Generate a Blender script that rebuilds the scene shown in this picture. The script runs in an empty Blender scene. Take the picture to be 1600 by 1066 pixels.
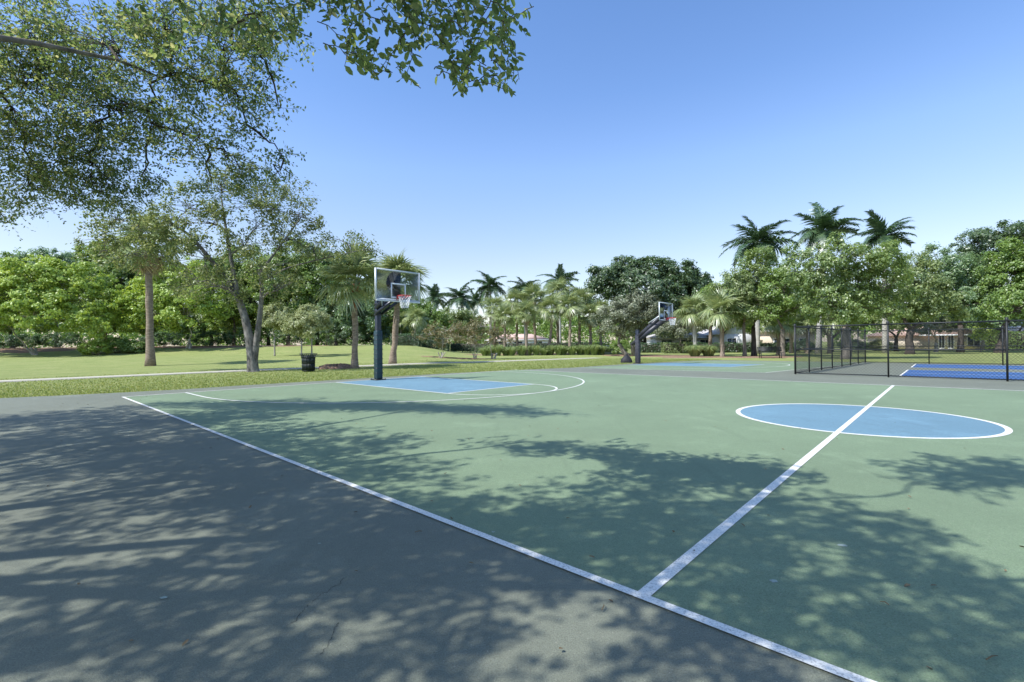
import bpy, math, random
import numpy as np
from mathutils import Matrix, Vector
rng = np.random.default_rng(7); random.seed(7)
scene = bpy.context.scene
# ------------------------------------------------------------------ camera
F_PX, CAM_H, PIT, ROL = 740.39, 1.269, 0.0062, -0.0086
cam_d = bpy.data.cameras.new('camera'); cam = bpy.data.objects.new('camera', cam_d)
scene.collection.objects.link(cam); scene.camera = cam
cam_d.sensor_width = 36.0; cam_d.lens = F_PX/1600*36; cam_d.clip_start = .05; cam_d.clip_end = 5000
cr, sr, cp, sp = math.cos(ROL), math.sin(ROL), math.cos(PIT), math.sin(PIT)
Rv = Vector((1, 0, 0)); Fv = Vector((0, cp, sp)); Uv = Vector((0, -sp, cp))
right = cr*Rv + sr*Uv; up = -sr*Rv + cr*Uv
cam.matrix_world = Matrix(((right.x, up.x, -Fv.x, 0), (right.y, up.y, -Fv.y, 0), (right.z, up.z, -Fv.z, CAM_H), (0, 0, 0, 1)))
# ------------------------------------------------------------------ light
SUN = Vector((-.68, -.39, 1.0)).normalized()
sun_d = bpy.data.lights.new('sun', 'SUN'); sun = bpy.data.objects.new('sun', sun_d); scene.collection.objects.link(sun)
sun_d.energy = 2.8; sun_d.angle = math.radians(.53); sun_d.color = (1, .99, .965)
sun.rotation_euler = SUN.to_track_quat('Z', 'Y').to_euler(); sun.location = (-20, -12, 30)
world = bpy.data.worlds.new('World'); scene.world = world; world.use_nodes = True
wn = world.node_tree.nodes; wl = world.node_tree.links; wn.clear()
sky = wn.new('ShaderNodeTexSky'); sky.sky_type = 'NISHITA'; sky.sun_disc = False
sky.sun_elevation = math.asin(SUN.z); sky.sun_rotation = math.atan2(SUN.x, SUN.y)
sky.air_density = 1.0; sky.dust_density = .8; sky.ozone_density = 1.0
hs = wn.new('ShaderNodeHueSaturation'); hs.inputs['Saturation'].default_value = 1.0
bg = wn.new('ShaderNodeBackground'); bg.inputs['Strength'].default_value = .15
wo = wn.new('ShaderNodeOutputWorld')
gm = wn.new('ShaderNodeNewGeometry'); sx = wn.new('ShaderNodeSeparateXYZ'); wl.new(gm.outputs['Incoming'], sx.inputs[0])
mt_ = wn.new('ShaderNodeMath'); mt_.operation = 'MULTIPLY'; mt_.inputs[1].default_value = -1; wl.new(sx.outputs['Z'], mt_.inputs[0])
rp = wn.new('ShaderNodeValToRGB'); wl.new(mt_.outputs[0], rp.inputs[0]); el = rp.color_ramp.elements
while len(el) < 5: el.new(.5)
for e_, (p_, c_) in zip(el, ((0, (.64, .60, .64)), (.17, (.67, .61, .60)), (.34, (.65, .70, .80)), (.46, (.54, .65, .80)), (.62, (.48, .62, .79)))): e_.position = p_; e_.color = (*c_, 1)
mu = wn.new('ShaderNodeMix'); mu.data_type = 'RGBA'; mu.blend_type = 'MULTIPLY'; mu.inputs[0].default_value = 1; wl.new(sky.outputs[0], mu.inputs[6]); wl.new(rp.outputs[0], mu.inputs[7])
wl.new(mu.outputs[2], hs.inputs['Color']); wl.new(hs.outputs[0], bg.inputs['Color']); wl.new(bg.outputs[0], wo.inputs['Surface'])
vs = scene.view_settings; vs.view_transform = 'Standard'; vs.look = 'None'; vs.gamma = 1; vs.use_curve_mapping = False; vs.exposure = 1.17
cy = scene.cycles; cy.use_denoising = True; cy.max_bounces = 5; cy.diffuse_bounces = 3; cy.glossy_bounces = 2
cy.transmission_bounces = 3; cy.transparent_max_bounces = 6; cy.sample_clamp_indirect = 4; cy.use_adaptive_sampling = True
# ------------------------------------------------------------------ coordinates
YAW, CX, CY = .7432, 15.468, -2.175
cyw, syw = math.cos(YAW), math.sin(YAW)
def CW(a, b, z=0):                     # court metres -> world metres
    return np.array((cyw*(a-CX)+syw*(b-CY), -syw*(a-CX)+cyw*(b-CY), z))
def P(u, v, Y):                        # a point of the place seen at photo position (u,v), Y metres ahead
    r2 = (u-800)/F_PX; u2 = (533-v)/F_PX
    r = cr*r2-sr*u2; uu = sr*r2+cr*u2
    d = cp-sp*uu; z = sp+cp*uu
    return np.array((r/d*Y, Y, CAM_H+z/d*Y))
def smooth(t): t = np.clip(t, 0, 1); return t*t*(3-2*t)
def gz(X, Y):                          # height of the lawn: flat by the court, a berm behind it on the left
    X = np.asarray(X, float); Y = np.asarray(Y, float)
    m = smooth((-.07-X/np.maximum(Y, 5))/.16)*smooth((Y-20)/10)
    z = -.03 + m*(.42*smooth((Y-28)/19)+.85*smooth((Y-46)/10))
    return z + .10*smooth((Y-38)/10)*np.sin(X*.13)*np.cos(Y*.09)
def G(u, v):                           # ground point under photo position (u,v)
    lo = None
    for Y in np.arange(1.5, 160, .1):
        p = P(u, v, Y); g = float(gz(p[0], p[1]))
        if abs(p[0]) < 40 and p[2] <= (0 if Y < 14 else g): return np.array((p[0], p[1], g))
    p = P(u, v, 80); return np.array((p[0], p[1], float(gz(p[0], p[1]))))
def SH(u, v, z):                       # where something z metres up stands whose shadow falls at photo position (u,v)
    r = P(u, v, 1.0); t = CAM_H/(CAM_H-r[2])
    return np.array((r[0]*t+SUN.x/SUN.z*z, t+SUN.y/SUN.z*z, z))
# ------------------------------------------------------------------ materials
MAT = {}
def nodes(name, rough=.8, spec=.3):
    m = bpy.data.materials.new(name); m.use_nodes = True; MAT[name] = m
    nt = m.node_tree; b = nt.nodes['Principled BSDF']
    b.inputs['Roughness'].default_value = rough; b.inputs['Specular IOR Level'].default_value = spec
    return m, nt, b
def noise(nt, scale, detail=3, rough=.55, coord='Object', stretch=None):
    tc = nt.nodes.new('ShaderNodeTexCoord'); n = nt.nodes.new('ShaderNodeTexNoise')
    n.inputs['Scale'].default_value = scale; n.inputs['Detail'].default_value = detail; n.inputs['Roughness'].default_value = rough
    if stretch:
        mp = nt.nodes.new('ShaderNodeMapping'); mp.inputs['Scale'].default_value = stretch[:3]
        if len(stretch) > 3: mp.inputs['Rotation'].default_value = (0, 0, stretch[3])
        nt.links.new(tc.outputs[coord], mp.inputs[0]); nt.links.new(mp.outputs[0], n.inputs['Vector'])
    else: nt.links.new(tc.outputs[coord], n.inputs['Vector'])
    return n.outputs['Fac']
def ramp(nt, fac, stops):
    r = nt.nodes.new('ShaderNodeValToRGB'); e = r.color_ramp.elements
    while len(e) < len(stops): e.new(.5)
    for i, (p, c) in enumerate(stops): e[i].position = p; e[i].color = (*c, 1)
    nt.links.new(fac, r.inputs[0]); return r.outputs[0]
def mix(nt, a, b, fac, mode='MIX'):
    m = nt.nodes.new('ShaderNodeMix'); m.data_type = 'RGBA'; m.blend_type = mode
    for s, x in ((6, a), (7, b), (0, fac)):
        if hasattr(x, 'links') or hasattr(x, 'is_linked'): nt.links.new(x, m.inputs[s])
        else: m.inputs[s].default_value = x if s == 0 else (*x, 1)
    return m.outputs[2]
def bump(nt, b, h, strength, dist=.01):
    n = nt.nodes.new('ShaderNodeBump'); n.inputs['Strength'].default_value = strength; n.inputs['Distance'].default_value = dist
    nt.links.new(h, n.inputs['Height']); nt.links.new(n.outputs[0], b.inputs['Normal'])
def two(name, c1, c2, scale, rough=.8, spec=.3, bmp=0, detail=4, stretch=None, metal=0):
    m, nt, b = nodes(name, rough, spec); f = noise(nt, scale, detail, .6, 'Object', stretch)
    nt.links.new(ramp(nt, f, [(.3, c1), (.7, c2)]), b.inputs['Base Color']); b.inputs['Metallic'].default_value = metal
    if bmp: bump(nt, b, f, bmp, .02)
    return m
def court_mat(name, col, speck=.25, wear=(.55, .5, .42)):
    m, nt, b = nodes(name, .72, .35)
    c = np.array(col)
    big = noise(nt, .35, 5, .6); base = ramp(nt, big, [(.3, tuple(c*.86)), (.5, tuple(c)), (.72, tuple(np.minimum(c*1.12, 1)))])
    med = noise(nt, 3.2, 6, .65); base = mix(nt, base, tuple(c*.72+np.array((.012, .01, .008))), ramp(nt, med, [(.52, (0, 0, 0)), (.78, (.55, .55, .55))]))
    st = noise(nt, 1.6, 4, .6, 'Object', (1, .12, 1, -.83)); base = mix(nt, base, tuple(np.minimum(c*1.2, 1)), ramp(nt, st, [(.55, (0, 0, 0)), (.8, (.35, .35, .35))]))
    mot = noise(nt, 22, 5, .75); base = mix(nt, base, tuple(c*.70), ramp(nt, mot, [(.42, (0, 0, 0)), (.75, (.5, .5, .5))]))
    pale = noise(nt, .9, 7, .72); base = mix(nt, base, tuple(np.minimum(c*1.30+.012, 1)), ramp(nt, pale, [(.54, (0, 0, 0)), (.64, (.42, .42, .42)), (.78, (.75, .75, .75))]))
    st2 = noise(nt, .22, 3, .5); base = mix(nt, base, tuple(c*.82+np.array((.015, .012, .006))), ramp(nt, st2, [(.56, (0, 0, 0)), (.60, (.5, .5, .5)), (.68, (.12, .12, .12))]))
    scf = noise(nt, 5, 3, .6, 'Object', (1, .08, 1, .55)); base = mix(nt, base, tuple(c*.6), ramp(nt, scf, [(.60, (0, 0, 0)), (.74, (.35, .35, .35))]))
    fine = noise(nt, 140, 2, .8); base = mix(nt, base, tuple(c*.48), ramp(nt, fine, [(.46, (0, 0, 0)), (.62, (speck*2.6, speck*2.4, speck*2.4))]))
    gr = noise(nt, 75, 3, .8); base = mix(nt, base, wear, ramp(nt, gr, [(.60, (0, 0, 0)), (.70, (.32, .32, .32))]))
    nt.links.new(base, b.inputs['Base Color'])
    fb = noise(nt, 260, 2, .6); bump(nt, b, fb, .6, .006)
    return m
court_mat('court_green', (.192, .258, .148)); court_mat('court_grey', (.18, .192, .142)); court_mat('court_blue', (.15, .265, .325)); court_mat('pickle_blue', (.045, .12, .29))
m, nt, b = nodes('line_white', .6, .35)
f = noise(nt, 90, 4, .7); g = noise(nt, 4, 4, .6)
c = ramp(nt, f, [(.36, (.43, .42, .38)), (.52, (.76, .74, .67))]); c = mix(nt, c, (.52, .51, .46), ramp(nt, g, [(.5, (0, 0, 0)), (.8, (.5, .5, .5))])); nt.links.new(c, b.inputs['Base Color'])
m, nt, b = nodes('grass', .9, .1)
c = ramp(nt, noise(nt, .45, 8, .78), [(.3, (.20, .245, .078)), (.5, (.27, .30, .105)), (.7, (.34, .34, .14))])
c = mix(nt, c, (.135, .19, .05), ramp(nt, noise(nt, 9, 5, .75), [(.45, (0, 0, 0)), (.75, (.8, .8, .8))]))
c = mix(nt, c, (.36, .345, .15), ramp(nt, noise(nt, 2.2, 5, .75), [(.52, (0, 0, 0)), (.8, (.75, .75, .75))]))
nt.links.new(c, b.inputs['Base Color']); bump(nt, b, noise(nt, 30, 4, .8), .9, .05)
two('mulch', (.15, .09, .06), (.32, .22, .15), 14, .95, .05, .9)
two('concrete', (.40, .37, .29), (.50, .47, .38), 5, .9, .1, .2)
two('bark', (.10, .085, .07), (.30, .26, .215), 7, .95, .05, .9, 6, (1, 1, .25))
two('bark_dark', (.035, .03, .027), (.12, .10, .085), 7, .95, .05, .9, 6, (1, 1, .25))
two('bark_fork', (.03, .028, .025), (.30, .28, .25), 5, .95, .05, 1, 8, (1, 1, .4))
two('bark_pale', (.24, .22, .19), (.46, .42, .37), 6, .9, .05, .6, 5, (1, 1, .3))
two('palm_bark', (.15, .115, .085), (.36, .29, .225), 9, .95, .05, 1, 5, (.5, .5, 1.6))
two('royal_bark', (.33, .31, .28), (.50, .48, .44), 3, .85, .1, .2, 4, (.4, .4, 1.5))
two('boot_brown', (.16, .06, .035), (.40, .20, .12), 12, .9, .1, .6)
two('black_metal', (.010, .012, .013), (.018, .020, .022), 30, .42, .45)
two('black_vinyl', (.012, .014, .014), (.02, .022, .022), 30, .5, .4)
two('pole_navy', (.008, .012, .022), (.018, .024, .04), 12, .35, .5)
two('pad_teal', (.012, .032, .040), (.022, .052, .06), 6, .45, .4, .3)
two('pad_charcoal', (.02, .02, .028), (.06, .06, .075), 5, .4, .45, .5)
two('alu', (.55, .58, .58), (.68, .70, .70), 20, .4, .5, 0, 3, None, .3)
two('rim_red', (.45, .02, .025), (.60, .04, .04), 20, .4, .5)
two('net_white', (.75, .75, .75), (.85, .85, .85), 20, .8, .2)
two('can_green', (.006, .016, .012), (.014, .03, .022), 12, .45, .4)
two('house_white', (.66, .66, .66), (.76, .76, .76), 3, .9, .1); two('house_cream', (.62, .52, .42), (.72, .62, .50), 3, .9, .1)
two('roof_pale', (.50, .46, .43), (.62, .58, .54), 6, .9, .1, .4); two('roof_pink', (.50, .33, .27), (.64, .46, .38), 6, .9, .1, .4)
two('trim_white', (.75, .75, .75), (.82, .82, .82), 5, .7, .2); two('cabinet_grey', (.22, .27, .30), (.30, .35, .38), 5, .6, .3)
two('bag_black', (.012, .012, .014), (.03, .03, .034), 18, .6, .3, .6); two('crack_dark', (.045, .05, .048), (.07, .075, .068), 60, .95, .05)
two('stain_pale', (.26, .31, .26), (.34, .39, .33), 60, .9, .1); two('litter_brown', (.10, .07, .04), (.25, .19, .11), 9, .9, .1)
m, nt, b = nodes('window_dark', .08, .6); b.inputs['Base Color'].default_value = (.03, .04, .05, 1)
m, nt, b = nodes('board_glass', .02, .5); nt.nodes.remove(b)
tr = nt.nodes.new('ShaderNodeBsdfTransparent'); tr.inputs[0].default_value = (.86, .90, .89, 1)
gl = nt.nodes.new('ShaderNodeBsdfGlossy'); gl.inputs['Roughness'].default_value = .03
fr = nt.nodes.new('ShaderNodeFresnel'); fr.inputs[0].default_value = 1.45
mx = nt.nodes.new('ShaderNodeMixShader'); nt.links.new(fr.outputs[0], mx.inputs[0]); nt.links.new(tr.outputs[0], mx.inputs[1]); nt.links.new(gl.outputs[0], mx.inputs[2])
nt.links.new(mx.outputs[0], nt.nodes['Material Output'].inputs['Surface'])
def leaf_mat(name, cols, transl=.3, gloss=.06, rough=.45, tv=1.5):
    m = bpy.data.materials.new(name); m.use_nodes = True; MAT[name] = m; nt = m.node_tree; nt.nodes.clear()
    ge = nt.nodes.new('ShaderNodeNewGeometry'); n = len(cols)
    c = ramp(nt, ge.outputs['Random Per Island'], [(i/(n-1), cc) for i, cc in enumerate(cols)])
    big = noise(nt, .55, 3, .6); c = mix(nt, c, tuple(np.array(cols[0])*.8), ramp(nt, big, [(.5, (0, 0, 0)), (.75, (.5, .5, .5))]))
    d = nt.nodes.new('ShaderNodeBsdfDiffuse'); t = nt.nodes.new('ShaderNodeBsdfTranslucent'); g = nt.nodes.new('ShaderNodeBsdfGlossy'); g.inputs['Roughness'].default_value = rough
    hv = nt.nodes.new('ShaderNodeHueSaturation'); hv.inputs['Hue'].default_value = .485; hv.inputs['Value'].default_value = tv; hv.inputs['Saturation'].default_value = 1.1
    nt.links.new(c, d.inputs[0]); nt.links.new(c, hv.inputs['Color']); nt.links.new(hv.outputs[0], t.inputs[0])
    a = nt.nodes.new('ShaderNodeMixShader'); a.inputs[0].default_value = transl; nt.links.new(d.outputs[0], a.inputs[1]); nt.links.new(t.outputs[0], a.inputs[2])
    a2 = nt.nodes.new('ShaderNodeMixShader'); a2.inputs[0].default_value = gloss; nt.links.new(a.outputs[0], a2.inputs[1]); nt.links.new(g.outputs[0], a2.inputs[2])
    o = nt.nodes.new('ShaderNodeOutputMaterial'); nt.links.new(a2.outputs[0], o.inputs[0]); return m
leaf_mat('leaf_near', [(.06, .10, .032), (.095, .145, .045), (.14, .185, .06), (.26, .26, .11)], .5, .035, .45, 2.4)
leaf_mat('leaf_bright', [(0.208, 0.321, 0.0572), (0.287, 0.404, 0.0734), (0.353, 0.45, 0.0899), (0.441, 0.525, 0.122)], .35, .04)
leaf_mat('leaf_mid', [(0.11, 0.189, 0.0455), (0.159, 0.256, 0.057), (0.211, 0.312, 0.0733), (0.285, 0.367, 0.0976)], .4, .05)
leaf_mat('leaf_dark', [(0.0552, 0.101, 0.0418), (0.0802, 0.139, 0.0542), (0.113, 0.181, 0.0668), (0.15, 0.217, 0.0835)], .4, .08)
leaf_mat('leaf_olive', [(0.143, 0.197, 0.069), (0.194, 0.257, 0.0919), (0.244, 0.306, 0.115), (0.304, 0.355, 0.138)], .4, .05)
leaf_mat('leaf_grey', [(0.15, 0.175, 0.106), (0.188, 0.213, 0.125), (0.225, 0.244, 0.15), (0.263, 0.275, 0.175)], .25, .05)
leaf_mat('leaf_blue', [(0.11, 0.185, 0.0823), (0.146, 0.24, 0.101), (0.207, 0.305, 0.128), (0.269, 0.359, 0.155)], .4, .07)
leaf_mat('leaf_pale', [(0.246, 0.29, 0.123), (0.304, 0.348, 0.152), (0.362, 0.392, 0.189), (0.42, 0.435, 0.217)], .3, .04)
leaf_mat('leaf_rust', [(.15, .16, .06), (.19, .18, .075), (.23, .17, .085), (.18, .20, .08)], .3, .04)
leaf_mat('leaf_cluster', [(0.128, 0.2, 0.0561), (0.177, 0.262, 0.0702), (0.229, 0.312, 0.087), (0.305, 0.372, 0.119)], .4, .08)
leaf_mat('leaf_fork', [(0.103, 0.144, 0.046), (0.149, 0.196, 0.0633), (0.207, 0.247, 0.0862), (0.287, 0.299, 0.127)], .4, .04)
leaf_mat('frond_sabal', [(0.162, 0.224, 0.0858), (0.224, 0.289, 0.111), (0.289, 0.342, 0.14), (0.407, 0.429, 0.194)], .25, .10, .4)
leaf_mat('frond_royal', [(0.0308, 0.07, 0.0308), (0.049, 0.105, 0.042), (0.07, 0.133, 0.0532), (0.098, 0.154, 0.063)], .22, .10, .4)
leaf_mat('frond_dead', [(0.232, 0.189, 0.116), (0.319, 0.261, 0.16), (0.392, 0.319, 0.203), (0.435, 0.362, 0.246)], .2, .03)
leaf_mat('blade_green', [(0.149, 0.207, 0.046), (0.207, 0.265, 0.0633), (0.276, 0.31, 0.0862), (0.368, 0.356, 0.138)], .35, .03)
leaf_mat('tuft_green', [(0.164, 0.24, 0.0979), (0.217, 0.304, 0.12), (0.283, 0.358, 0.141), (0.392, 0.435, 0.197)], .3, .05)
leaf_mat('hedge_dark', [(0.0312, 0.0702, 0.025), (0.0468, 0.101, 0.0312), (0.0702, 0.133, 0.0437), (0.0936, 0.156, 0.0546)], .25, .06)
# ------------------------------------------------------------------ mesh helpers
def mesh(name, V, F, mat, smooth_=False):
    """V (n,3); F list of arrays (m,k)"""
    me = bpy.data.meshes.new(name); V = np.asarray(V, np.float32)
    F = [np.asarray(f, np.int32) for f in F if len(f)]
    idx = np.concatenate([f.ravel() for f in F]); tot = np.concatenate([np.full(len(f), f.shape[1], np.int32) for f in F])
    me.vertices.add(len(V)); me.vertices.foreach_set('co', V.ravel())
    me.loops.add(len(idx)); me.loops.foreach_set('vertex_index', idx)
    me.polygons.add(len(tot)); st = np.concatenate([[0], np.cumsum(tot)[:-1]]).astype(np.int32)
    me.polygons.foreach_set('loop_start', st)
    try: me.polygons.foreach_set('loop_total', tot)
    except Exception: pass
    if smooth_: me.polygons.foreach_set('use_smooth', np.ones(len(tot), bool))
    me.materials.append(MAT[mat]); me.update(calc_edges=True); return me
def link(name, data, parent=None, loc=(0, 0, 0)):
    o = bpy.data.objects.new(name, data); scene.collection.objects.link(o); o.location = loc
    if parent is not None: o.parent = parent
    return o
def thing(name, label, cat, loc, group=None, rz=0):
    o = link(name, None, None, tuple(float(x) for x in loc)); o['label'] = label; o['category'] = cat; o.rotation_euler.z = rz; o.empty_display_size = .2
    if group: o['group'] = group
    return o
def tag(o, label, cat, group=None):
    o['label'] = label; o['category'] = cat
    if group: o['group'] = group
    return o
class MB:
    def __init__(s): s.V = []; s.F = {}; s.n = 0
    def add(s, V, F):
        V = np.asarray(V, float)
        for f in F:
            f = np.asarray(f)
            if len(f): s.F.setdefault(f.shape[1], []).append(f+s.n)
        s.V.append(V); s.n += len(V); return s
    def box(s, c, size, M=None):
        v = np.array([(x, y, z) for x in (-.5, .5) for y in (-.5, .5) for z in (-.5, .5)])*np.array(size)
        if M is not None: v = v@np.asarray(M).T
        return s.add(v+np.asarray(c), [[(0, 1, 3, 2), (4, 6, 7, 5), (0, 4, 5, 1), (2, 3, 7, 6), (0, 2, 6, 4), (1, 5, 7, 3)]])
    def bar(s, a, b, w, h, up_=(0, 0, 1)):
        a = np.asarray(a, float); b = np.asarray(b, float); d = b-a; L = np.linalg.norm(d); x = d/L
        y = np.cross(up_, x); 
        if np.linalg.norm(y) < 1e-4: y = np.cross((0, 1, 0), x)
        y /= np.linalg.norm(y); z = np.cross(x, y)
        return s.box((a+b)/2, (L, w, h), np.stack((x, y, z), 1))
    def tube(s, pts, rad, n=8, cap=True):
        pts = np.asarray(pts, float); m = len(pts); rad = np.broadcast_to(np.asarray(rad, float), (m,))
        t = np.gradient(pts, axis=0); t /= np.linalg.norm(t, axis=1, keepdims=True)+1e-9
        ref = np.array((0, 0, 1.)) if abs(t[:, 2]).mean() < .8 else np.array((1., 0, 0))
        x = np.cross(t, ref); x /= np.linalg.norm(x, axis=1, keepdims=True)+1e-9; y = np.cross(t, x)
        a = np.arange(n)*2*math.pi/n
        V = (pts[:, None]+rad[:, None, None]*(np.cos(a)[None, :, None]*x[:, None]+np.sin(a)[None, :, None]*y[:, None])).reshape(-1, 3)
        i = np.arange(m-1)[:, None]*n; j = np.arange(n)[None]; k = (j+1) % n
        Q = np.stack((i+j, i+n+j, i+n+k, i+k), -1).reshape(-1, 4); fs = [Q]
        if cap: fs += [np.arange(n)[None], (np.arange(n)[::-1]+(m-1)*n)[None]]
        return s.add(V, fs)
    def lathe(s, prof, c=(0, 0, 0), n=24):
        a = np.arange(n)*2*math.pi/n; pr = np.asarray(prof, float)
        V = np.stack((pr[:, :1]*np.cos(a), pr[:, :1]*np.sin(a), np.repeat(pr[:, 1:], n, 1)), -1).reshape(-1, 3)+np.asarray(c)
        i = np.arange(len(pr)-1)[:, None]*n; j = np.arange(n)[None]; k = (j+1) % n
        return s.add(V, [np.stack((i+j, i+k, i+n+k, i+n+j), -1).reshape(-1, 4)])
    def build(s, name, mat, parent=None, loc=(0, 0, 0), off=None, sm=False, bev=0):
        V = np.concatenate(s.V)
        if off is not None: V = V-np.asarray(off)
        o = link(name, mesh(name, V, [np.concatenate(f) for f in s.F.values()], mat, sm), parent, loc)
        if bev: b = o.modifiers.new('bevel', 'BEVEL'); b.width = bev; b.segments = 2; b.limit_method = 'ANGLE'
        return o
def rand_dirs(n):
    v = rng.normal(size=(n, 3)); return v/np.linalg.norm(v, axis=1, keepdims=True)
def leaves(cent, nrm, axis, L, W, near=False):
    """leaf faces at cent: pointed ovals"""
    n = len(cent); nrm = nrm/np.linalg.norm(nrm, axis=1, keepdims=True)
    ax = axis-nrm*(axis*nrm).sum(1, keepdims=True); ax /= np.linalg.norm(ax, axis=1, keepdims=True)+1e-9
    sd = np.cross(nrm, ax); L = np.broadcast_to(L, (n,))[:, None]; W = np.broadcast_to(W, (n,))[:, None]
    if near:
        V = np.stack((cent, cent+ax*L*.35+sd*W*.5+nrm*W*.18, cent+ax*L*.75+sd*W*.42+nrm*W*.15, cent+ax*L-nrm*L*.06, cent+ax*L*.75-sd*W*.42+nrm*W*.15, cent+ax*L*.35-sd*W*.5+nrm*W*.18), 1)
        i = np.arange(n)[:, None]*6; return V.reshape(-1, 3), [np.concatenate((i+np.array((0, 1, 2, 3)), i+np.array((0, 3, 4, 5))))]
    V = np.stack((cent-ax*L*.5, cent+sd*W*.5+ax*L*.06, cent+ax*L*.5, cent-sd*W*.5+ax*L*.06), 1)
    return V.reshape(-1, 3), [np.arange(n*4).reshape(-1, 4)]
def curve(a, b, sag=0, n=6, jit=0):
    a = np.asarray(a, float); b = np.asarray(b, float); t = np.linspace(0, 1, n)[:, None]
    p = a+(b-a)*t; p[:, 2] += sag*np.sin(t[:, 0]*math.pi)
    if jit: p[1:-1] += rng.normal(size=(n-2, 3))*jit
    return p
def crown_leaves(clumps, rad, per, leaf, flat=.6, centre=None, upb=.8, ar=.55, droop=0):
    m = len(clumps); tot = m*per
    off = rand_dirs(tot)*(rng.random((tot, 1))**.45); r = np.repeat(np.broadcast_to(rad, (m,)), per)[:, None]
    off = off*r*np.array((1, 1, flat)); c = np.repeat(clumps, per, 0)+off
    if droop: c[:, 2] -= droop*(np.linalg.norm(off[:, :2], axis=1)/r[:, 0])**2*r[:, 0]
    out = off/np.maximum(np.linalg.norm(off, axis=1, keepdims=True), 1e-6)
    if centre is not None:
        o2 = c-centre; out = out*.5+o2/np.maximum(np.linalg.norm(o2, axis=1, keepdims=True), 1e-6)*.5
    nrm = out*1.0+np.array((0, 0, upb))+rand_dirs(tot)*.65
    ax = rand_dirs(tot)+out*.8+np.array((0, 0, -.3-droop))
    L = leaf*(.65+.7*rng.random(tot)); return leaves(c, nrm, ax, L, L*ar)
def sprays(clumps, rad, ntw, nlf, leaf, ar=.5):
    """leaves set alternately along thin twigs that spread from each clump centre"""
    m = len(clumps); T = m*ntw; c = np.repeat(clumps, ntw, 0); d = rand_dirs(T); d[:, 2] = d[:, 2]*.55-.12; d /= np.linalg.norm(d, axis=1, keepdims=True)
    L = np.repeat(rad, ntw)*(.6+.8*rng.random(T)); tip = c+d*L[:, None]; tip[:, 2] -= .12*L
    sd = np.cross(d, rand_dirs(T)); sd /= np.linalg.norm(sd, axis=1, keepdims=True); w_ = .0022
    TV = np.stack((c-sd*w_, c+sd*w_, tip+sd*w_*.5, tip-sd*w_*.5), 1).reshape(-1, 3); TF = np.arange(T*4).reshape(-1, 4)
    f = (np.arange(nlf)+.8)/nlf; f = f[None]+rng.normal(size=(T, nlf))*.04; p = c[:, None]+(tip-c)[:, None]*f[..., None]
    sg = np.where(np.arange(nlf) % 2, 1, -1)[None, :, None]; ax = d[:, None]*.7+sd[:, None]*sg+rng.normal(size=(T, nlf, 3))*.25
    n0 = np.cross(d, sd)[:, None]+rng.normal(size=(T, nlf, 3))*.45; n0 *= np.sign(n0[..., 2:]+1e-6); lf = leaf*(.7+.6*rng.random(T*nlf))
    p = p.reshape(-1, 3); ax = ax.reshape(-1, 3); ax /= np.linalg.norm(ax, axis=1, keepdims=True)
    V, F = leaves(p+ax*lf[:, None]*.5, n0.reshape(-1, 3), ax, lf, lf*ar); return V, F, TV, TF
def lobe_clumps(c, r, n, sub=True):
    """clump centres over a lobe: knobs on its surface, each knob a smaller rounded mass"""
    r = np.asarray(r); m_ = max(4, int(n/9)) if sub else 0
    if not m_ or n < 14:
        d = rand_dirs(n); return np.asarray(c)+d*(.2+.8*rng.random((n, 1))**.55)*r*(1+.14*rng.normal(size=(n, 1)))
    k = np.arange(m_)+.5; ph = np.arccos(1-1.75*k/m_); th = k*2.399+rng.uniform(0, 6)
    kc = np.stack((np.cos(th)*np.sin(ph), np.sin(th)*np.sin(ph), np.cos(ph)), 1)*(.62+.28*rng.random((m_, 1)))
    q = rng.integers(0, m_, n); d = rand_dirs(n)+kc[q]*.5; d /= np.linalg.norm(d, axis=1, keepdims=True)
    kr = (.9/math.sqrt(m_)*(.75+.5*rng.random(m_)))[q][:, None]*1.35
    return np.asarray(c)+(kc[q]+d*kr*(.55+.45*rng.random((n, 1))))*r
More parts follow.
